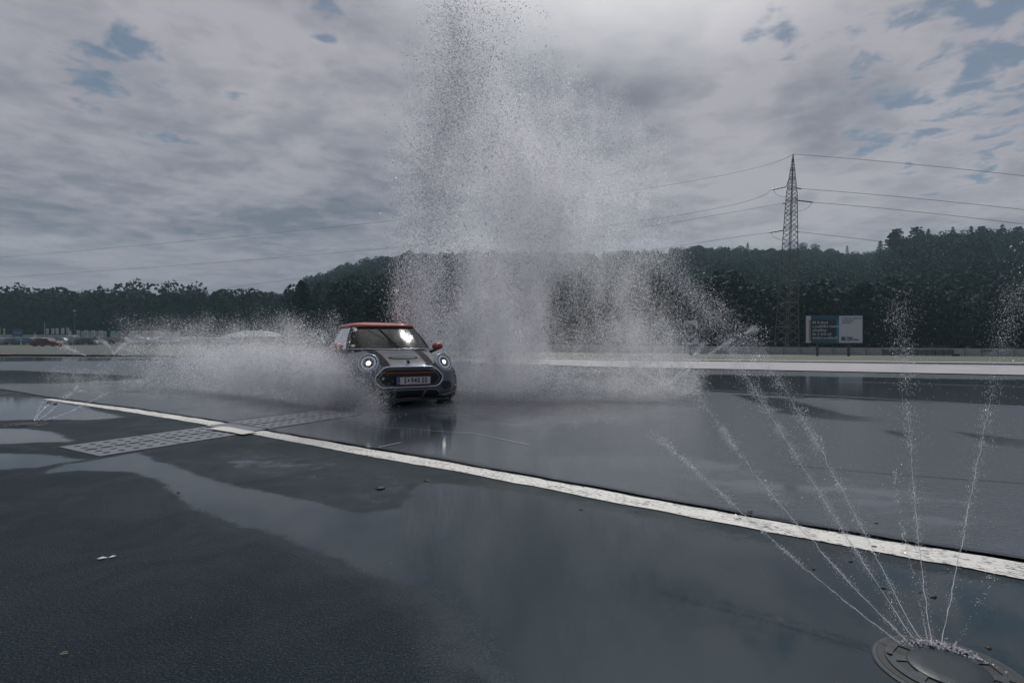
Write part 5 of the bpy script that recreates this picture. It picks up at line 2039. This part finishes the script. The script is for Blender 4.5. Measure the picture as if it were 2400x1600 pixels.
def person(px, py, Y, h, top_m, lab):
    x, y, z = A(px, py, Y)
    f = empty('person', (x, y, z), random.uniform(-0.5, 0.5), lab, 'person')
    b_ = MB()
    me = bpy.data.meshes.new('body')
    bm = bmesh.new()
    sk = [(0, 0, .95), (0, 0, 1.2), (0, 0, 1.42), (0, 0, 1.52), (0, 0, 1.66), (.2, 0, 1.4), (.26, .02, 1.12), (.24, .06, .86), (-.2, 0, 1.4), (-.26, .02, 1.12), (-.24, .06, .86),
          (.1, 0, .9), (.12, .02, .5), (.13, 0, .06), (.13, -.12, .03), (-.1, 0, .9), (-.12, .02, .5), (-.13, 0, .06), (-.13, -.12, .03)]
    ed = [(0, 1), (1, 2), (2, 3), (3, 4), (2, 5), (5, 6), (6, 7), (2, 8), (8, 9), (9, 10), (0, 11), (11, 12), (12, 13), (13, 14), (0, 15), (15, 16), (16, 17), (17, 18)]
    rad = [.15, .14, .16, .06, .1, .06, .045, .04, .06, .045, .04, .09, .065, .045, .04, .09, .065, .045, .04]
    me.from_pydata([tuple(c * h / 1.75 for c in v) for v in sk], ed, [])
    o = bpy.data.objects.new('body', me)
    COL.objects.link(o)
    o.modifiers.new('skin', 'SKIN')
    sm = o.modifiers.new('sub', 'SUBSURF')
    sm.levels = sm.render_levels = 1
    for i, r_ in enumerate(rad):
        me.skin_vertices[0].data[i].radius = (r_, r_ * 0.8)
    me.skin_vertices[0].data[0].use_root = True
    me.materials.append(top_m)
    o.parent = f
    return f


person(284, 805, 120, 1.75, mat('salmon jacket cloth', (0.35, 0.16, 0.15), 0.8), 'standing person in a salmon coloured top right of the blue hoarding')
person(222, 804, 122, 1.7, mat('red jacket cloth', (0.33, 0.06, 0.06), 0.8), 'standing person in a red top beneath the third tall white banner')
person(290, 806, 119, 1.75, mat('dark jacket cloth', (0.04, 0.05, 0.06), 0.8), 'standing person in dark clothes right of the salmon coloured top')

# ------------------------------------------------------------------ sprinkler lids
M_lid = mat('wet worn iron lid', (0.014, 0.022, 0.027), 0.45, metal=0.0, var=0.15, vscale=20, bump=0.15, bscale=60)
M_lidtop = mat('wet smooth nozzle cap', (0.016, 0.025, 0.031), 0.4, bump=0.15, bscale=40, spec=0.3)
M_water = mat('rushing white water', (0.70, 0.70, 0.75), 0.25)


def sprinkler(x, y, z, r, lab, rz=0.0, detail=True):
    f = empty('sprinkler_lid', (x, y, z), rz, lab, 'sprinkler', 'ground sprinklers of the skid pad')
    s = r / 0.19
    MB().lathe([(0.190 * s, 0.002), (0.190 * s, 0.004), (0.168 * s, 0.004), (0.168 * s, 0.002)], 56).build('ring_groove', M_black, f)
    MB().lathe([(0.206 * s, 0.0005), (0.202 * s, 0.003), (0.191 * s, 0.003), (0.190 * s, 0.001)], 56).build('outer_ring', M_lid, f)
    # lid with trapezoid windows round the cap
    holes = []
    nh = 8
    for k in range(nh):
        a0 = 2 * math.pi * (k + 0.12) / nh
        a1 = 2 * math.pi * (k + 0.80) / nh
        holes.append([(ri * math.cos(a), ri * math.sin(a)) for ri, a in ((0.112 * s, a0), (0.112 * s, a1), (0.146 * s, a1 - 0.06), (0.146 * s, a0 + 0.06))])
    o = shape_with_holes('lid_plate', circ(0, 0, 0.167 * s, 0.167 * s, 48), holes, 0.004, M_lid, f)
    o.location = (0, 0, 0.0060)
    MB().lathe([(0.16 * s, 0.0045), (0, 0.0045)], 24).build('sump_shade_disc', M_black, f)  # flat black disc paints the dark hollow behind the lid windows
    MB().lathe([(0.110 * s, 0.006), (0.110 * s, 0.0085), (0.107 * s, 0.0100), (0.06 * s, 0.0112), (0.0, 0.0115)], 48).build('nozzle_cap', M_lidtop, f, smooth=True)
    for k in range(4):
        a = 2 * math.pi * (k + 0.45) / 4
        MB().lathe([(0.0, 0.013), (0.008 * s, 0.013), (0.009 * s, 0.008)], 8, None, (0.155 * s * math.cos(a), 0.155 * s * math.sin(a), 0)).build('bolt', M_black, f)
    return f


LX, LY = 1.345, 1.705
sprinkler(LX, LY, 0.002, 0.185, 'large round sprinkler lid in the bottom right corner with jets shooting out', R(20))
sx2, sy2 = G(60, 995)
sprinkler(sx2, sy2, 0.002, 0.19, 'small looking round sprinkler lid near the left edge in a puddle')
sx3, sy3 = G(1560, 902)
sprinkler(sx3, sy3, 0.012, 0.19, 'distant sprinkler lid on the pad right of the big splash')
sx4, sy4 = G(202, 834.5)
sx5, sy5 = G(266, 832)
sprinkler(sx4, sy4, tz(sx4, sy4) + 0.02, 0.19, 'far sprinkler lid before the dark red saloon')
sprinkler(sx5, sy5, tz(sx5, sy5) + 0.02, 0.19, 'far sprinkler lid before the blue hoarding')

# churning water behind the near cap
fo = []
for k in range(240):
    a = R(60) + rng.normal() * 0.42
    rr_ = rng.uniform(0.112, 0.152)
    fo.append((LX + rr_ * math.cos(a), LY + rr_ * math.sin(a), rng.uniform(0.010, 0.022)))
TET = np.array([(1, 1, 1), (1, -1, -1), (-1, 1, -1), (-1, -1, 1)], float) / math.sqrt(3)
TF = np.array([(0, 1, 2), (0, 3, 1), (0, 2, 3), (1, 3, 2)])


def tets(C, rad, stretch=None, r=rng):
    """droplets as small tetrahedra"""
    C = np.asarray(C, float)
    n = len(C)
    Q = r.normal(size=(n, 4))
    Q /= np.linalg.norm(Q, axis=1)[:, None]
    w, x, y, z = Q.T
    Rm = np.stack([1 - 2 * (y * y + z * z), 2 * (x * y - z * w), 2 * (x * z + y * w), 2 * (x * y + z * w), 1 - 2 * (x * x + z * z), 2 * (y * z - x * w),
                   2 * (x * z - y * w), 2 * (y * z + x * w), 1 - 2 * (x * x + y * y)], 1).reshape(n, 3, 3)
    V_ = np.einsum('nij,kj->nki', Rm, TET) * np.asarray(rad).reshape(-1, 1, 1)
    if stretch is not None:
        d = stretch / np.maximum(np.linalg.norm(stretch, axis=1), 1e-6)[:, None]
        pr = np.einsum('nki,ni->nk', V_, d)
        V_ = V_ + pr[:, :, None] * d[:, None, :] * 1.6
    V_ = (V_ + C[:, None, :]).reshape(-1, 3)
    F_ = (TF[None] + np.arange(n)[:, None, None] * 4).reshape(-1, 3)
    return V_, F_


def drop_mat(name, c, trans=0.35):
    m = bpy.data.materials.new(name)
    m.use_nodes = True
    t = m.node_tree
    t.nodes.clear()
    q = NB(t)
    o_ = q.n('ShaderNodeOutputMaterial')
    d = q.n('ShaderNodeBsdfDiffuse')
    d.inputs[0].default_value = (*c, 1)
    tl_ = q.n('ShaderNodeBsdfTranslucent')
    tl_.inputs[0].default_value = (*c, 1)
    g_ = q.n('ShaderNodeBsdfGlossy')
    g_.inputs['Roughness'].default_value = 0.25
    m1 = q.n('ShaderNodeMixShader')
    m2 = q.n('ShaderNodeMixShader')
    m1.inputs[0].default_value = trans
    m2.inputs[0].default_value = 0.05
    L = t.links.new
    L(d.outputs[0], m1.inputs[1])
    L(tl_.outputs[0], m1.inputs[2])
    L(m1.outputs[0], m2.inputs[1])
    L(g_.outputs[0], m2.inputs[2])
    L(m2.outputs[0], o_.inputs[0])
    return m


M_drop = drop_mat('aerated water droplets', (0.78, 0.79, 0.83), 0.6)
tag(npmesh('churned_water', *tets(fo, rng.uniform(0.002, 0.005, len(fo))), M_drop), 'white churning water behind the near nozzle cap', 'water', kind='stuff')

# ------------------------------------------------------------------ water jets


def jet(px_pts, base, z0, m_, k_, lab, width, n, seed, tube_to=0.5, ymul=1.0):
    r = np.random.default_rng(seed)
    bx, by = base
    path = [(bx, by, z0)]
    q0 = np.array([1200 + bx / by * FP, HY + (EYE - z0) / by * FP])
    acc = [0.0]
    last = q0
    for p in px_pts:
        acc.append(acc[-1] + math.hypot(p[0] - last[0], p[1] - last[1]))
        last = p
    ye = by + m_          # m_: how far back the last point lies
    for p, a_ in zip(px_pts, acc[1:]):
        f_ = a_ / acc[-1]
        Y = 1.0 / ((1 - f_) / by + f_ / ye)
        path.append(A(p[0], p[1], Y))
    P_ = np.array(path)
    if len(P_) < 3:
        return None
    seg = np.r_[0, np.cumsum(np.linalg.norm(np.diff(P_, axis=0), axis=1))]
    tot = seg[-1]
    deg = min(3, len(P_) - 1)
    cf = [np.polyfit(seg, P_[:, i], deg) for i in range(3)]
    tot_r = tot
    ev = lambda s: np.stack([np.polyval(c, s) for c in cf], -1)
    off0 = P_[0] - ev(0.0)
    u_ = r.uniform(0, 1, n) ** 0.9
    # droplets gather in packets along the stream
    s = u_ * tot
    dens_ = fbm(np.stack([s * 9 / max(1, by * 0.35), s * 0 + seed], 1), seed, 3)
    keep = r.uniform(0, 1, n) < np.clip((dens_ - 0.30) * 2.6, 0.08, 1)
    s = s[keep]
    c = ev(s) + off0 * np.exp(-s * 6)[:, None]
    f_ = s / tot
    spread = width * (0.12 + 0.88 * f_ ** k_)
    c = c + r.normal(size=c.shape) * spread[:, None] * np.where(r.uniform(size=len(s)) < 0.2, 2.2, 0.8)[:, None]
    rad = r.uniform(0.0006, 0.0015, len(s)) * (0.7 + 1.4 * f_) * max(1, by * 0.3)
    dv = ev(s + 0.01) - ev(s)
    V_, F_ = tets(c, rad, dv, r)
    # the coherent thread near the nozzle
    ns = 60
    ss = np.linspace(0, tot * tube_to, ns)
    cc = ev(ss) + off0 * np.exp(-ss * 6)[:, None] + r.normal(size=(ns, 3)) * (0.0012 + 0.004 * ss / tot)[:, None] * max(1, by * 0.3)
    t_ = MB().tube([tuple(p) for p in cc], [max(0.0003, 0.0014 * (1 - 0.75 * q / ns) * r.uniform(0.5, 1.2)) * max(1, by * 0.33) for q in range(ns)], 5)
    Vt = np.array(t_.v)
    Ft = np.array([f for f in t_.f if len(f) == 4])
    Ft3 = np.concatenate([Ft[:, [0, 1, 2]], Ft[:, [0, 2, 3]]])
    Vall = np.concatenate([V_, Vt])
    Fall = np.concatenate([F_, Ft3 + len(V_)])
    o = npmesh('water_jet', Vall, Fall, M_drop)
    return tag(o, lab, 'water jet', 'water jets from the ground sprinklers')


J = [
    ([(1988, 1422), (1900, 1345), (1802, 1252), (1726, 1187), (1634, 1111), (1523, 1008)], 2112, 1530, 'leftmost and flattest jet from the near sprinkler', 1.5, 1.0, 0.013),
    ([(2010, 1390), (1932, 1300), (1905, 1267), (1830, 1180), (1775, 1120), (1735, 1060), (1690, 1010), (1640, 930), (1600, 860), (1565, 800)], 2127, 1523, 'second jet from the left of the near sprinkler', 2.6, 1.8, 0.040),
    ([(2050, 1370), (2012, 1300), (1990, 1260), (1950, 1200), (1890, 1110), (1860, 1060), (1830, 1010), (1770, 905), (1700, 810), (1640, 720), (1585, 640)], 2143, 1518, 'third jet from the left of the near sprinkler', 3.6, 2.0, 0.10),
    ([(2095, 1400), (2050, 1310), (2030, 1270), (1980, 1180), (1955, 1110), (1920, 1040), (1890, 980), (1820, 880), (1740, 800), (1660, 720)], 2160, 1524, 'fourth jet from the left of the near sprinkler, finely broken up', 3.2, 2.0, 0.09),
    ([(2165, 1440), (2150, 1380), (2130, 1300), (2110, 1200), (2100, 1100)], 2176, 1525, 'faint dotted thread between the slanting jets and the upright one', 0.8, 1.0, 0.010),
    ([(2170, 1410), (2158, 1310), (2150, 1230), (2142, 1130), (2135, 1030), (2125, 950), (2119, 830), (2098, 700)], 2186, 1528, 'nearly upright jet of the near sprinkler with a wide beaded top', 2.4, 2.0, 0.075),
    ([(2232, 1420), (2243, 1330), (2262, 1230), (2275, 1160), (2290, 1090), (2310, 1010), (2330, 900), (2350, 800), (2390, 670)], 2208, 1533, 'jet of the near sprinkler leaning right towards the frame edge', 2.6, 2.0, 0.085),
    ([(2250, 1500), (2268, 1465), (2300, 1400), (2335, 1330)], 2236, 1538, 'faint beaded jet at the right side of the near sprinkler', 0.5, 1.0, 0.012),
]
for i, (pts, bx, by, lab, m_, k_, w_) in enumerate(J):
    g = G(bx, by)
    big = i in (5, 6)
    n = {0: 3000, 1: 8500, 2: 14000, 3: 12000, 4: 500, 5: 5000, 6: 5600, 7: 420}[i]
    jet(pts, g, 0.03, m_, k_, lab, w_, n, 60 + i, 0.75 if i < 4 else (0.06 if i in (4, 7) else 0.5))
# left sprinkler jets
for i, (pts, lab, bx) in enumerate([([(84, 975), (90, 960), (96, 950), (101, 941)], 'most upright thin jet of the left sprinkler', 79),
                                    ([(92, 975), (100, 962), (106, 953), (112, 947), (160, 925), (182, 905)], 'second thin jet of the left sprinkler', 83),
                                    ([(104, 975), (115, 965), (124, 957), (133, 950), (200, 915)], 'third and brightest jet of the left sprinkler', 88),
                                    ([(130, 979), (150, 969), (165, 962), (182, 955), (210, 942), (254, 920)], 'rightmost long jet of the left sprinkler', 100)]):
    jet(pts, G(bx, 991), 0.03, (0.9, 1.6, 1.8, 2.0)[i], 1.0, lab, 0.014, 600, 80 + i, 0.75)
for i, (pts, lab, bx) in enumerate([([(1540, 893), (1520, 880), (1500, 866), (1480, 854)], 'left jet of the distant sprinkler', 1552),
                                    ([(1550, 885), (1546, 865), (1540, 840), (1534, 810), (1530, 780)], 'upright jet of the distant sprinkler', 1557),
                                    ([(1580, 888), (1600, 865), (1620, 840), (1640, 820), (1652, 800)], 'steep right-hand jet of the distant sprinkler', 1566),
                                    ([(1590, 885), (1620, 860), (1655, 838), (1700, 805), (1740, 785), (1775, 768)], 'flat right-hand jet of the distant sprinkler', 1572)]):
    jet(pts, G(bx, 901), 0.03, 2.0, 1.0, lab, 0.06, 2600, 90 + i, 0.5)
for i, (g, pts, lab) in enumerate([((sx4, sy4), [(190, 829), (175, 823), (160, 817), (147, 812)], 'low jet of the far sprinkler aimed left at the dark red saloon'),
                                   ((sx5, sy5), [(272, 824), (280, 816), (292, 806), (310, 800)], 'low jet of the far sprinkler aimed right at the event trailer'),
                                   ((sx5, sy5), [(262, 822), (256, 812), (246, 803), (232, 797)], 'low jet of the far sprinkler aimed left at the banners')]):
    jet(pts, g, 0.03, 6.0, 1.0, lab, 0.14, 1500, 100 + i, 0.2)

# ------------------------------------------------------------------ spray clouds
M_mist = drop_mat('fine water mist', (0.99, 0.99, 1.0), 0.80)


M_mid = drop_mat('mid-sized water droplets', (0.76, 0.77, 0.81), 0.7)


def clump(n, r0, sig, seed, big=0.0):
    r = np.random.default_rng(seed)
    C = r.normal(size=(n, 3)) * np.array(sig)
    rad = r0 * r.uniform(0.55, 1.3, n)
    rad = np.where(r.uniform(size=n) < big, rad * 2.0, rad)
    if big < 0.2:      # mist: light passes through each tiny flake of water
        Vq, Fq = tets(C, rad * 1.25, None, r)
        keep = np.arange(len(C)) * 4
        return proto('droplet_clump', Vq, np.stack([keep, keep + 1, keep + 2], 1), M_mid if big else M_mist)
    return proto('droplet_clump', *tets(C, rad, None, r), M_drop)


FINE = [clump(190, 0.0027, (0.07, 0.07, 0.10), 200 + i) for i in range(4)]
MIDC = [clump(80, 0.0043, (0.09, 0.09, 0.12), 220 + i, 0.12) for i in range(4)]
COARSE = [clump(18, 0.0060, (0.11, 0.11, 0.13), 240 + i, 0.25) for i in range(4)]


def grid_field(xs_, ys_, rows):
    Gd = np.zeros((len(ys_), len(xs_)))
    for i, r_ in enumerate(rows):
        for j, ch in enumerate(r_):
            Gd[i, j] = 0 if ch == '.' else float(ch)
    return np.array(xs_, float), np.array(ys_, float), Gd


def sample_grid(F_, px, py):
    gx_, gy_, Gd = F_
    fx = np.clip((px - gx_[0]) / (gx_[1] - gx_[0]), 0, len(gx_) - 1.001)
    fy = np.clip((py - gy_[0]) / (gy_[1] - gy_[0]), 0, len(gy_) - 1.001)
    i, j = fy.astype(int), fx.astype(int)
    a, c = fx - j, fy - i
    a = a * a * (3 - 2 * a) * 0.5 + a * 0.5
    c = c * c * (3 - 2 * c) * 0.5 + c * 0.5
    v = Gd[i, j] * (1 - a) * (1 - c) + Gd[i, j + 1] * a * (1 - c) + Gd[i + 1, j] * (1 - a) * c + Gd[i + 1, j + 1] * a * c
    out_ = (px < gx_[0]) | (px > gx_[-1]) | (py < gy_[0]) | (py > gy_[-1])
    return np.where(out_, 0, v)


def tau(v):
    return -0.85 * np.log(np.clip(1 - v / 9.6, 0.03, 1))


def spray(name, F_, depth, thick, area_px, protos_, lab, seed, nscale, contrast, mult=1.0, vary=(0.8, 1.25), vst=1.3, low=None):
    """droplet clumps filling a cloud; area_px: how much of the 2400 px picture one clump covers at 10 m"""
    r = np.random.default_rng(seed)
    gx_, gy_, Gd = F_
    Apx = (gx_[-1] - gx_[0]) * (gy_[-1] - gy_[0])
    tmax = tau(np.array([9.6])).item() * 1.0
    N = int(Apx * tmax / area_px * mult)
    px = r.uniform(gx_[0], gx_[-1], N)
    py = r.uniform(gy_[0], gy_[-1], N)
    v = sample_grid(F_, px, py)
    nz = fbm(np.stack([px / nscale[0], py / nscale[1]], 1), seed, 5)
    nz2 = fbm(np.stack([px / (nscale[0] * 0.28), py / (nscale[1] * 0.28)], 1), seed + 9, 3)
    nn = 0.6 * nz + 0.4 * nz2
    v = v * np.clip(1 + contrast * (nn - 0.5) * 4 * (1 - v / 14), 0.0, 1.5)
    t = tau(np.clip(v, 0, 9.3))
    keep = r.uniform(0, tmax, N) < t
    px, py = px[keep], py[keep]
    n = len(px)
    Y = depth(px, py) + np.clip(r.normal(0, 0.5, n), -1.2, 1.2) * thick(px, py)
    X = (px - 1200) / FP * Y
    Z = EYE - (py - HY) / FP * Y
    lowm = Z < 0.02
    Yg = EYE * FP / np.maximum(py - HY, 20)
    Y = np.where(lowm, Yg * 0.997, Y)
    X = (px - 1200) / FP * Y
    Z = np.where(lowm, np.abs(r.normal(0.02, 0.02, n)) + 0.004, Z)
    sc_ = r.uniform(*vary, n)
    S = np.stack([sc_, sc_, sc_ * vst], 1)
    S = np.where(lowm[:, None], S * np.array([1, 1, 0.28]), S)
    if low is not None:
        S = S * np.where(Z < low, np.clip(Z / low, 0.25, 1), 1)[:, None] ** np.array([0, 0, 1])
    Rr = np.stack([np.zeros(n), np.zeros(n), r.uniform(0, 6.28, n)], 1)
    o = instancer(name, np.stack([X, Y, Z], 1), S, Rr, protos_)
    print(name, n)
    return tag(o, lab, 'water spray', kind='stuff')


PXS = list(range(900, 1661, 40))
rows = [
    # 900 940 980 1020 1060 1100 1140 1180 1220 1260 1300 1340 1380 1420 1460 1500 1540 1580 1620 1660
    '...5773211..........',   # 0
    '...5785211..........',   # 60
    '..247763211.1.......',   # 120
    '..2587742222111.....',   # 180
    '.137887643333221....',   # 240
    '.1478887754443221...',   # 300
    '.26877688765543221..',   # 360
    '.27865688876654321..',   # 420
    '.27864588887665421..',   # 480
    '.27764588887765432..',   # 540
    '.46649688887765543..',   # 600
    '.57649996934665421..',   # 660
    '.686599969323565421.',   # 720
    '.279999989334677531.',   # 780
    '...8999989334556642.',   # 840
    '...88999863456665321.',   # 900
]
rows = [(r_ + '.' * 20)[:20] for r_ in rows]
rows = [''.join(c if (j < 12 or c == '.') else str(max(0, int(c) - (1 if i_ < 13 else 0))) for j, c in enumerate(r_)) for i_, r_ in enumerate(rows)]
PF = grid_field(PXS, list(range(0, 901, 60)), rows)


def split_field(F_, f):
    gx_, gy_, Gd = F_
    XX_, YY_ = np.meshgrid(gx_, gy_)
    return gx_, gy_, Gd * f(XX_, YY_)


pd = lambda px, py: 10.6 + 0.35 * np.sin(px / 70.0) + 0 * py
pt2 = lambda px, py: 0.7 - 0.2 * np.clip((py - 500) / 400, 0, 1) + 0.35 * np.clip((700 - py) / 700, 0, 1) + 0 * px
fine_w = lambda X_, Y_: np.clip((X_ - 1040) / 120, 0.15, 0.95) * np.clip(0.35 + (Y_ - 60) / 340, 0.25, 1)
spray('water_plume', split_field(PF, fine_w), pd, pt2, 25, FINE, 'dense fine grey curtain of the tall plume right of the car', 301, (30, 260), 0.62)
spray('water_plume', split_field(PF, lambda X_, Y_: 1 - 0.55 * fine_w(X_, Y_)), pd, pt2, 30, MIDC, 'mid-sized droplets of the tall plume right of the car', 302, (30, 110), 1.0, 0.55)
spray('water_plume', split_field(PF, lambda X_, Y_: np.clip(1.15 - fine_w(X_, Y_) * 0.6, 0, 1)), lambda px, py: pd(px, py) - 0.2, pt2, 26, COARSE, 'large single droplets thrown out round the tall plume', 303, (26, 44), 1.3, 0.30, vst=1.2)

# wake thrown to the left of the car
WX = list(range(100, 901, 40))
wr = [
    # 100 140 180 220 260 300 340 380 420 460 500 540 580 620 660 700 740 780 820 860 900
    '.......11....11......',   # 740
    '.....1122211112211...',   # 760
    '.....1233333344331...',   # 780
    '.....2345555555552...',   # 800
    '....13456666666663...',   # 820
    '....12346788888885...',   # 840
    '....1123468999999731.',   # 860
    '23431123468999999851.',   # 880
    '.4665544457999999862.',   # 900
    '..2332222468999998852',   # 920
    '.........245666789984',   # 940
    '...........2344567896',   # 960
    '...............124676',   # 980
    '.....................',   # 1000
]
wr = [(r_ + '.' * 21)[:21] for r_ in wr]
WF = grid_field(WX, list(range(740, 1001, 20)), wr)
wd = lambda px, py: np.where(px > 740, 7.95 + (860 - px) * 0.004, 8.45 + (740 - px) * 0.0088)
wt = lambda px, py: np.where(px > 740, 0.30, 0.30 + (740 - px) * 0.0008)
spray('wake_spray', split_field(WF, lambda X_, Y_: 0.93), wd, wt, 26, FINE, 'dense white fan of spray flung to the left of the car', 311, (60, 22), 0.45, vst=0.9, low=0.12)
spray('wake_spray', WF, wd, wt, 30, MIDC, 'mid-sized droplets above the fan of spray left of the car', 312, (36, 22), 1.0, 0.5, vst=0.9, low=0.12)
spray('wake_spray', WF, wd, wt, 22, COARSE, 'single large droplets flying over the fan of spray left of the car', 313, (30, 22), 1.2, 0.25, vst=0.9, low=0.12)

# low foam on the pad in front and to the right of the plume
FX = list(range(1000, 1641, 40))
fr2 = [
    # 1000 1040 1080 1120 1160 1200 1240 1280 1320 1360 1400 1440 1480 1520 1560 1600 1640
    '..5665544455554321.',   # 880
    '..66775445566654321',   # 898
    '..7777666677887753.',   # 916
    '.27777777788887531.',   # 934
    '.4788888888886421..',   # 952
    '.25889998876421....',   # 970
    '...1467765321......',   # 988
    '...................',
]
FFd = grid_field(FX, list(range(880, 880 + 18 * 8, 18)), [(r_ + '.' * 17)[:17] for r_ in fr2])
spray('splash_foam', FFd, lambda px, py: 9.0 + 0 * px, lambda px, py: 0.4 + 0 * px, 20, FINE, 'low white skirt of foam on the pad at the foot of the plume', 321, (60, 12), 0.55, 1.0, vst=0.6, low=0.2)
spray('splash_foam', FFd, lambda px, py: 9.0 + 0 * px, lambda px, py: 0.4 + 0 * px, 30, COARSE, 'droplets bouncing on the pad at the foot of the plume', 322, (40, 12), 1.0, 0.25, vst=0.6, low=0.2)

# drifting bits of jets further right: droplets against the wood
DX = list(range(1440, 2441, 40))
dr = [
    # 1440 .. every 40
    '..........................',    # 600
    '...11....................1',    # 640
    '...121..................',    # 680
    '....221.................',    # 720
    '......21................',    # 760
    '.......21...............',    # 800
    '........1...............',    # 840
    '..........................',
    '..........................',
    '..........................',
]
DF = grid_field(DX, list(range(600, 961, 40)), [(r_ + '.' * 26)[:26] for r_ in dr])
spray('drifting_droplets', split_field(DF, lambda X_, Y_: 0.9), lambda px, py: np.where(px > 1950, 4.6, 11.0), lambda px, py: 0.4 + 0 * px, 34, MIDC, 'loose droplets of broken jets drifting before the dark wood on the right', 331, (30, 36), 1.0, 0.8)

# ------------------------------------------------------------------ small things lying on the ground
M_clod = mat('dark wet clod', (0.012, 0.015, 0.014), 0.7)
M_feather = mat('white feather', (0.62, 0.64, 0.68), 0.7)


def clod(px, py, w, lab, onpad=False):
    x, y = G(px, py)
    r_ = w * y / FP / 2
    bm = bmesh.new()
    bmesh.ops.create_icosphere(bm, subdivisions=2, radius=1.0)
    q0 = rng.uniform(0, 50, 3)
    for v in bm.verts:
        k = 0.65 + 0.7 * vnoise(np.array([[v.co.x * 1.7 + q0[0], v.co.y * 1.7 + q0[1], v.co.z * 1.7]]), 3)[0]
        v.co = Vector((v.co.x * r_ * k, v.co.y * r_ * k, max(-0.1, v.co.z) * r_ * 0.45 * k))
    me = bpy.data.meshes.new('mud_clod')
    bm.to_mesh(me)
    bm.free()
    me.materials.append(M_clod)
    o = bpy.data.objects.new('mud_clod', me)
    COL.objects.link(o)
    o.location = (x, y, 0.012 if onpad else 0.001)
    o.rotation_euler = (0, 0, random.uniform(0, 6))
    tag(o, lab, 'mud clod', 'dark clods of mud on the wet ground')


for px, py, w, lab, op in [
    (2188, 1398, 19, 'largest dark clod, between the upright and the right-leaning near jets', 0), (2157, 1388, 13, 'dark clod just left of the largest one near the upright jet', 0),
    (2070, 1378, 13, 'dark clod between the third and fourth near jets', 0), (1995, 1316, 9, 'small clod between the second and third near jets', 0),
    (1908, 1334, 8, 'small clod left of the second near jet below the white line', 0), (2050, 1283, 16, 'dark clod lying on the white line', 0), (2073, 1292, 10, 'clod at the lower edge of the white line beside a larger one', 0),
    (1759, 1204, 13, 'dark clod on the upper edge of the white line', 1), (1362, 1194, 9, 'small clod below the white line in the middle', 0), (757, 1129, 7, 'small dark clod left of the flat one on the damp asphalt', 0),
    (890, 1145, 22, 'flat wide clod on the damp asphalt below the car', 0), (1000, 1127, 13, 'thin dark clod right of the flat wide one', 0), (1037, 1093, 7, 'tiny clod on the white line below the lamp reflection', 0),
    (418, 1155, 8, 'small dark clod at the upper left edge of the long puddle', 0), (2055, 1231, 8, 'tiny clod on the pad just above the white line', 1), (2150, 1312, 8, 'small flat clod below the white line by the upright jet', 0),
    (1490, 1200, 7, 'small clod below the white line right of the middle', 0), (116, 944, 12, 'dark clod by the far left end of the white line', 0), (130, 947, 10, 'second dark clod by the far left end of the white line', 0), (2320, 1520, 14, 'blurry dark clod right of the near sprinkler lid', 0)]:
    clod(px, py, w, lab, bool(op))
x, y = G(252, 1308)
f = MB()
for k in range(5):
    a = -0.25 + 0.13 * k
    L_ = 0.045 - 0.006 * abs(k - 2)
    f.add([(0, 0, 0.002), (-L_ * 0.6, -0.006 + a * 0.02, 0.006), (-L_, a * 0.05, 0.004), (-L_ * 0.6, 0.006 + a * 0.02, 0.008)], [(0, 1, 2, 3)])
    f.add([(0, 0, 0.002), (L_ * 0.5, -0.004 - a * 0.02, 0.005), (L_ * 0.7, a * 0.03, 0.004), (L_ * 0.5, 0.005, 0.007)], [(0, 1, 2, 3)])
f = f.build('feather', M_feather)
f.location = (x, y, 0.001)
f.rotation_euler = (0, 0, 0.5)
tag(f, 'small white feather lying alone on the dark asphalt', 'feather')
x, y = G(145, 1536)
f = MB()
for a_, b_ in (((-0.01, 0), (0, 0.012)), ((0, 0.012), (0.012, 0.006)), ((0.012, 0.006), (0.0, -0.006))):
    f.tube([(a_[0], a_[1], 0.003), (b_[0], b_[1], 0.006)], 0.0012, 4)
f = f.build('dry_stalk', mat('straw', (0.35, 0.33, 0.22), 0.8))
f.location = (x, y, 0.001)
tag(f, 'tiny bent straw on the asphalt in the lower left corner', 'straw')
cx0, cy0 = G(1826, 1183)
n = 420
C = np.stack([cx0 + rng.normal(0, 0.035, n), cy0 + rng.normal(0, 0.05, n), np.abs(rng.normal(0, 0.022, n)) + 0.012], 1)
tag(npmesh('landing_splash', *tets(C, rng.uniform(0.0008, 0.0022, n)), M_drop), 'small crown of water where the second near jet crosses the pad edge', 'water', kind='stuff')
# sparse pale chips on the asphalt
n = 260
C = np.stack([rng.uniform(-2.6, 1.6, n), rng.uniform(1.3, 3.4, n), np.full(n, 0.0015)], 1)
C = C[(C[:, 1] < 3.9 - 0.69 * C[:, 0])]
tag(npmesh('grit', *tets(C, rng.uniform(0.0008, 0.0022, len(C))), mat('pale grit', (0.30, 0.30, 0.28), 0.6)), 'sparse pale grit scattered over the near asphalt', 'grit', kind='stuff')

# ------------------------------------------------------------------ thin air between here and the hills
mh = bpy.data.materials.new('damp air')
mh.use_nodes = True
mh.node_tree.nodes.clear()
_o = mh.node_tree.nodes.new('ShaderNodeOutputMaterial')
_v = mh.node_tree.nodes.new('ShaderNodeVolumePrincipled')
_v.inputs['Color'].default_value = (0.62, 0.92, 1.0, 1)
_v.inputs['Density'].default_value = 0.00047
mh.node_tree.links.new(_v.outputs[0], _o.inputs['Volume'])
hb = MB().box((0, 200, 40), (1100, 560, 96)).build('haze', mh)
tag(hb, kind='stuff')
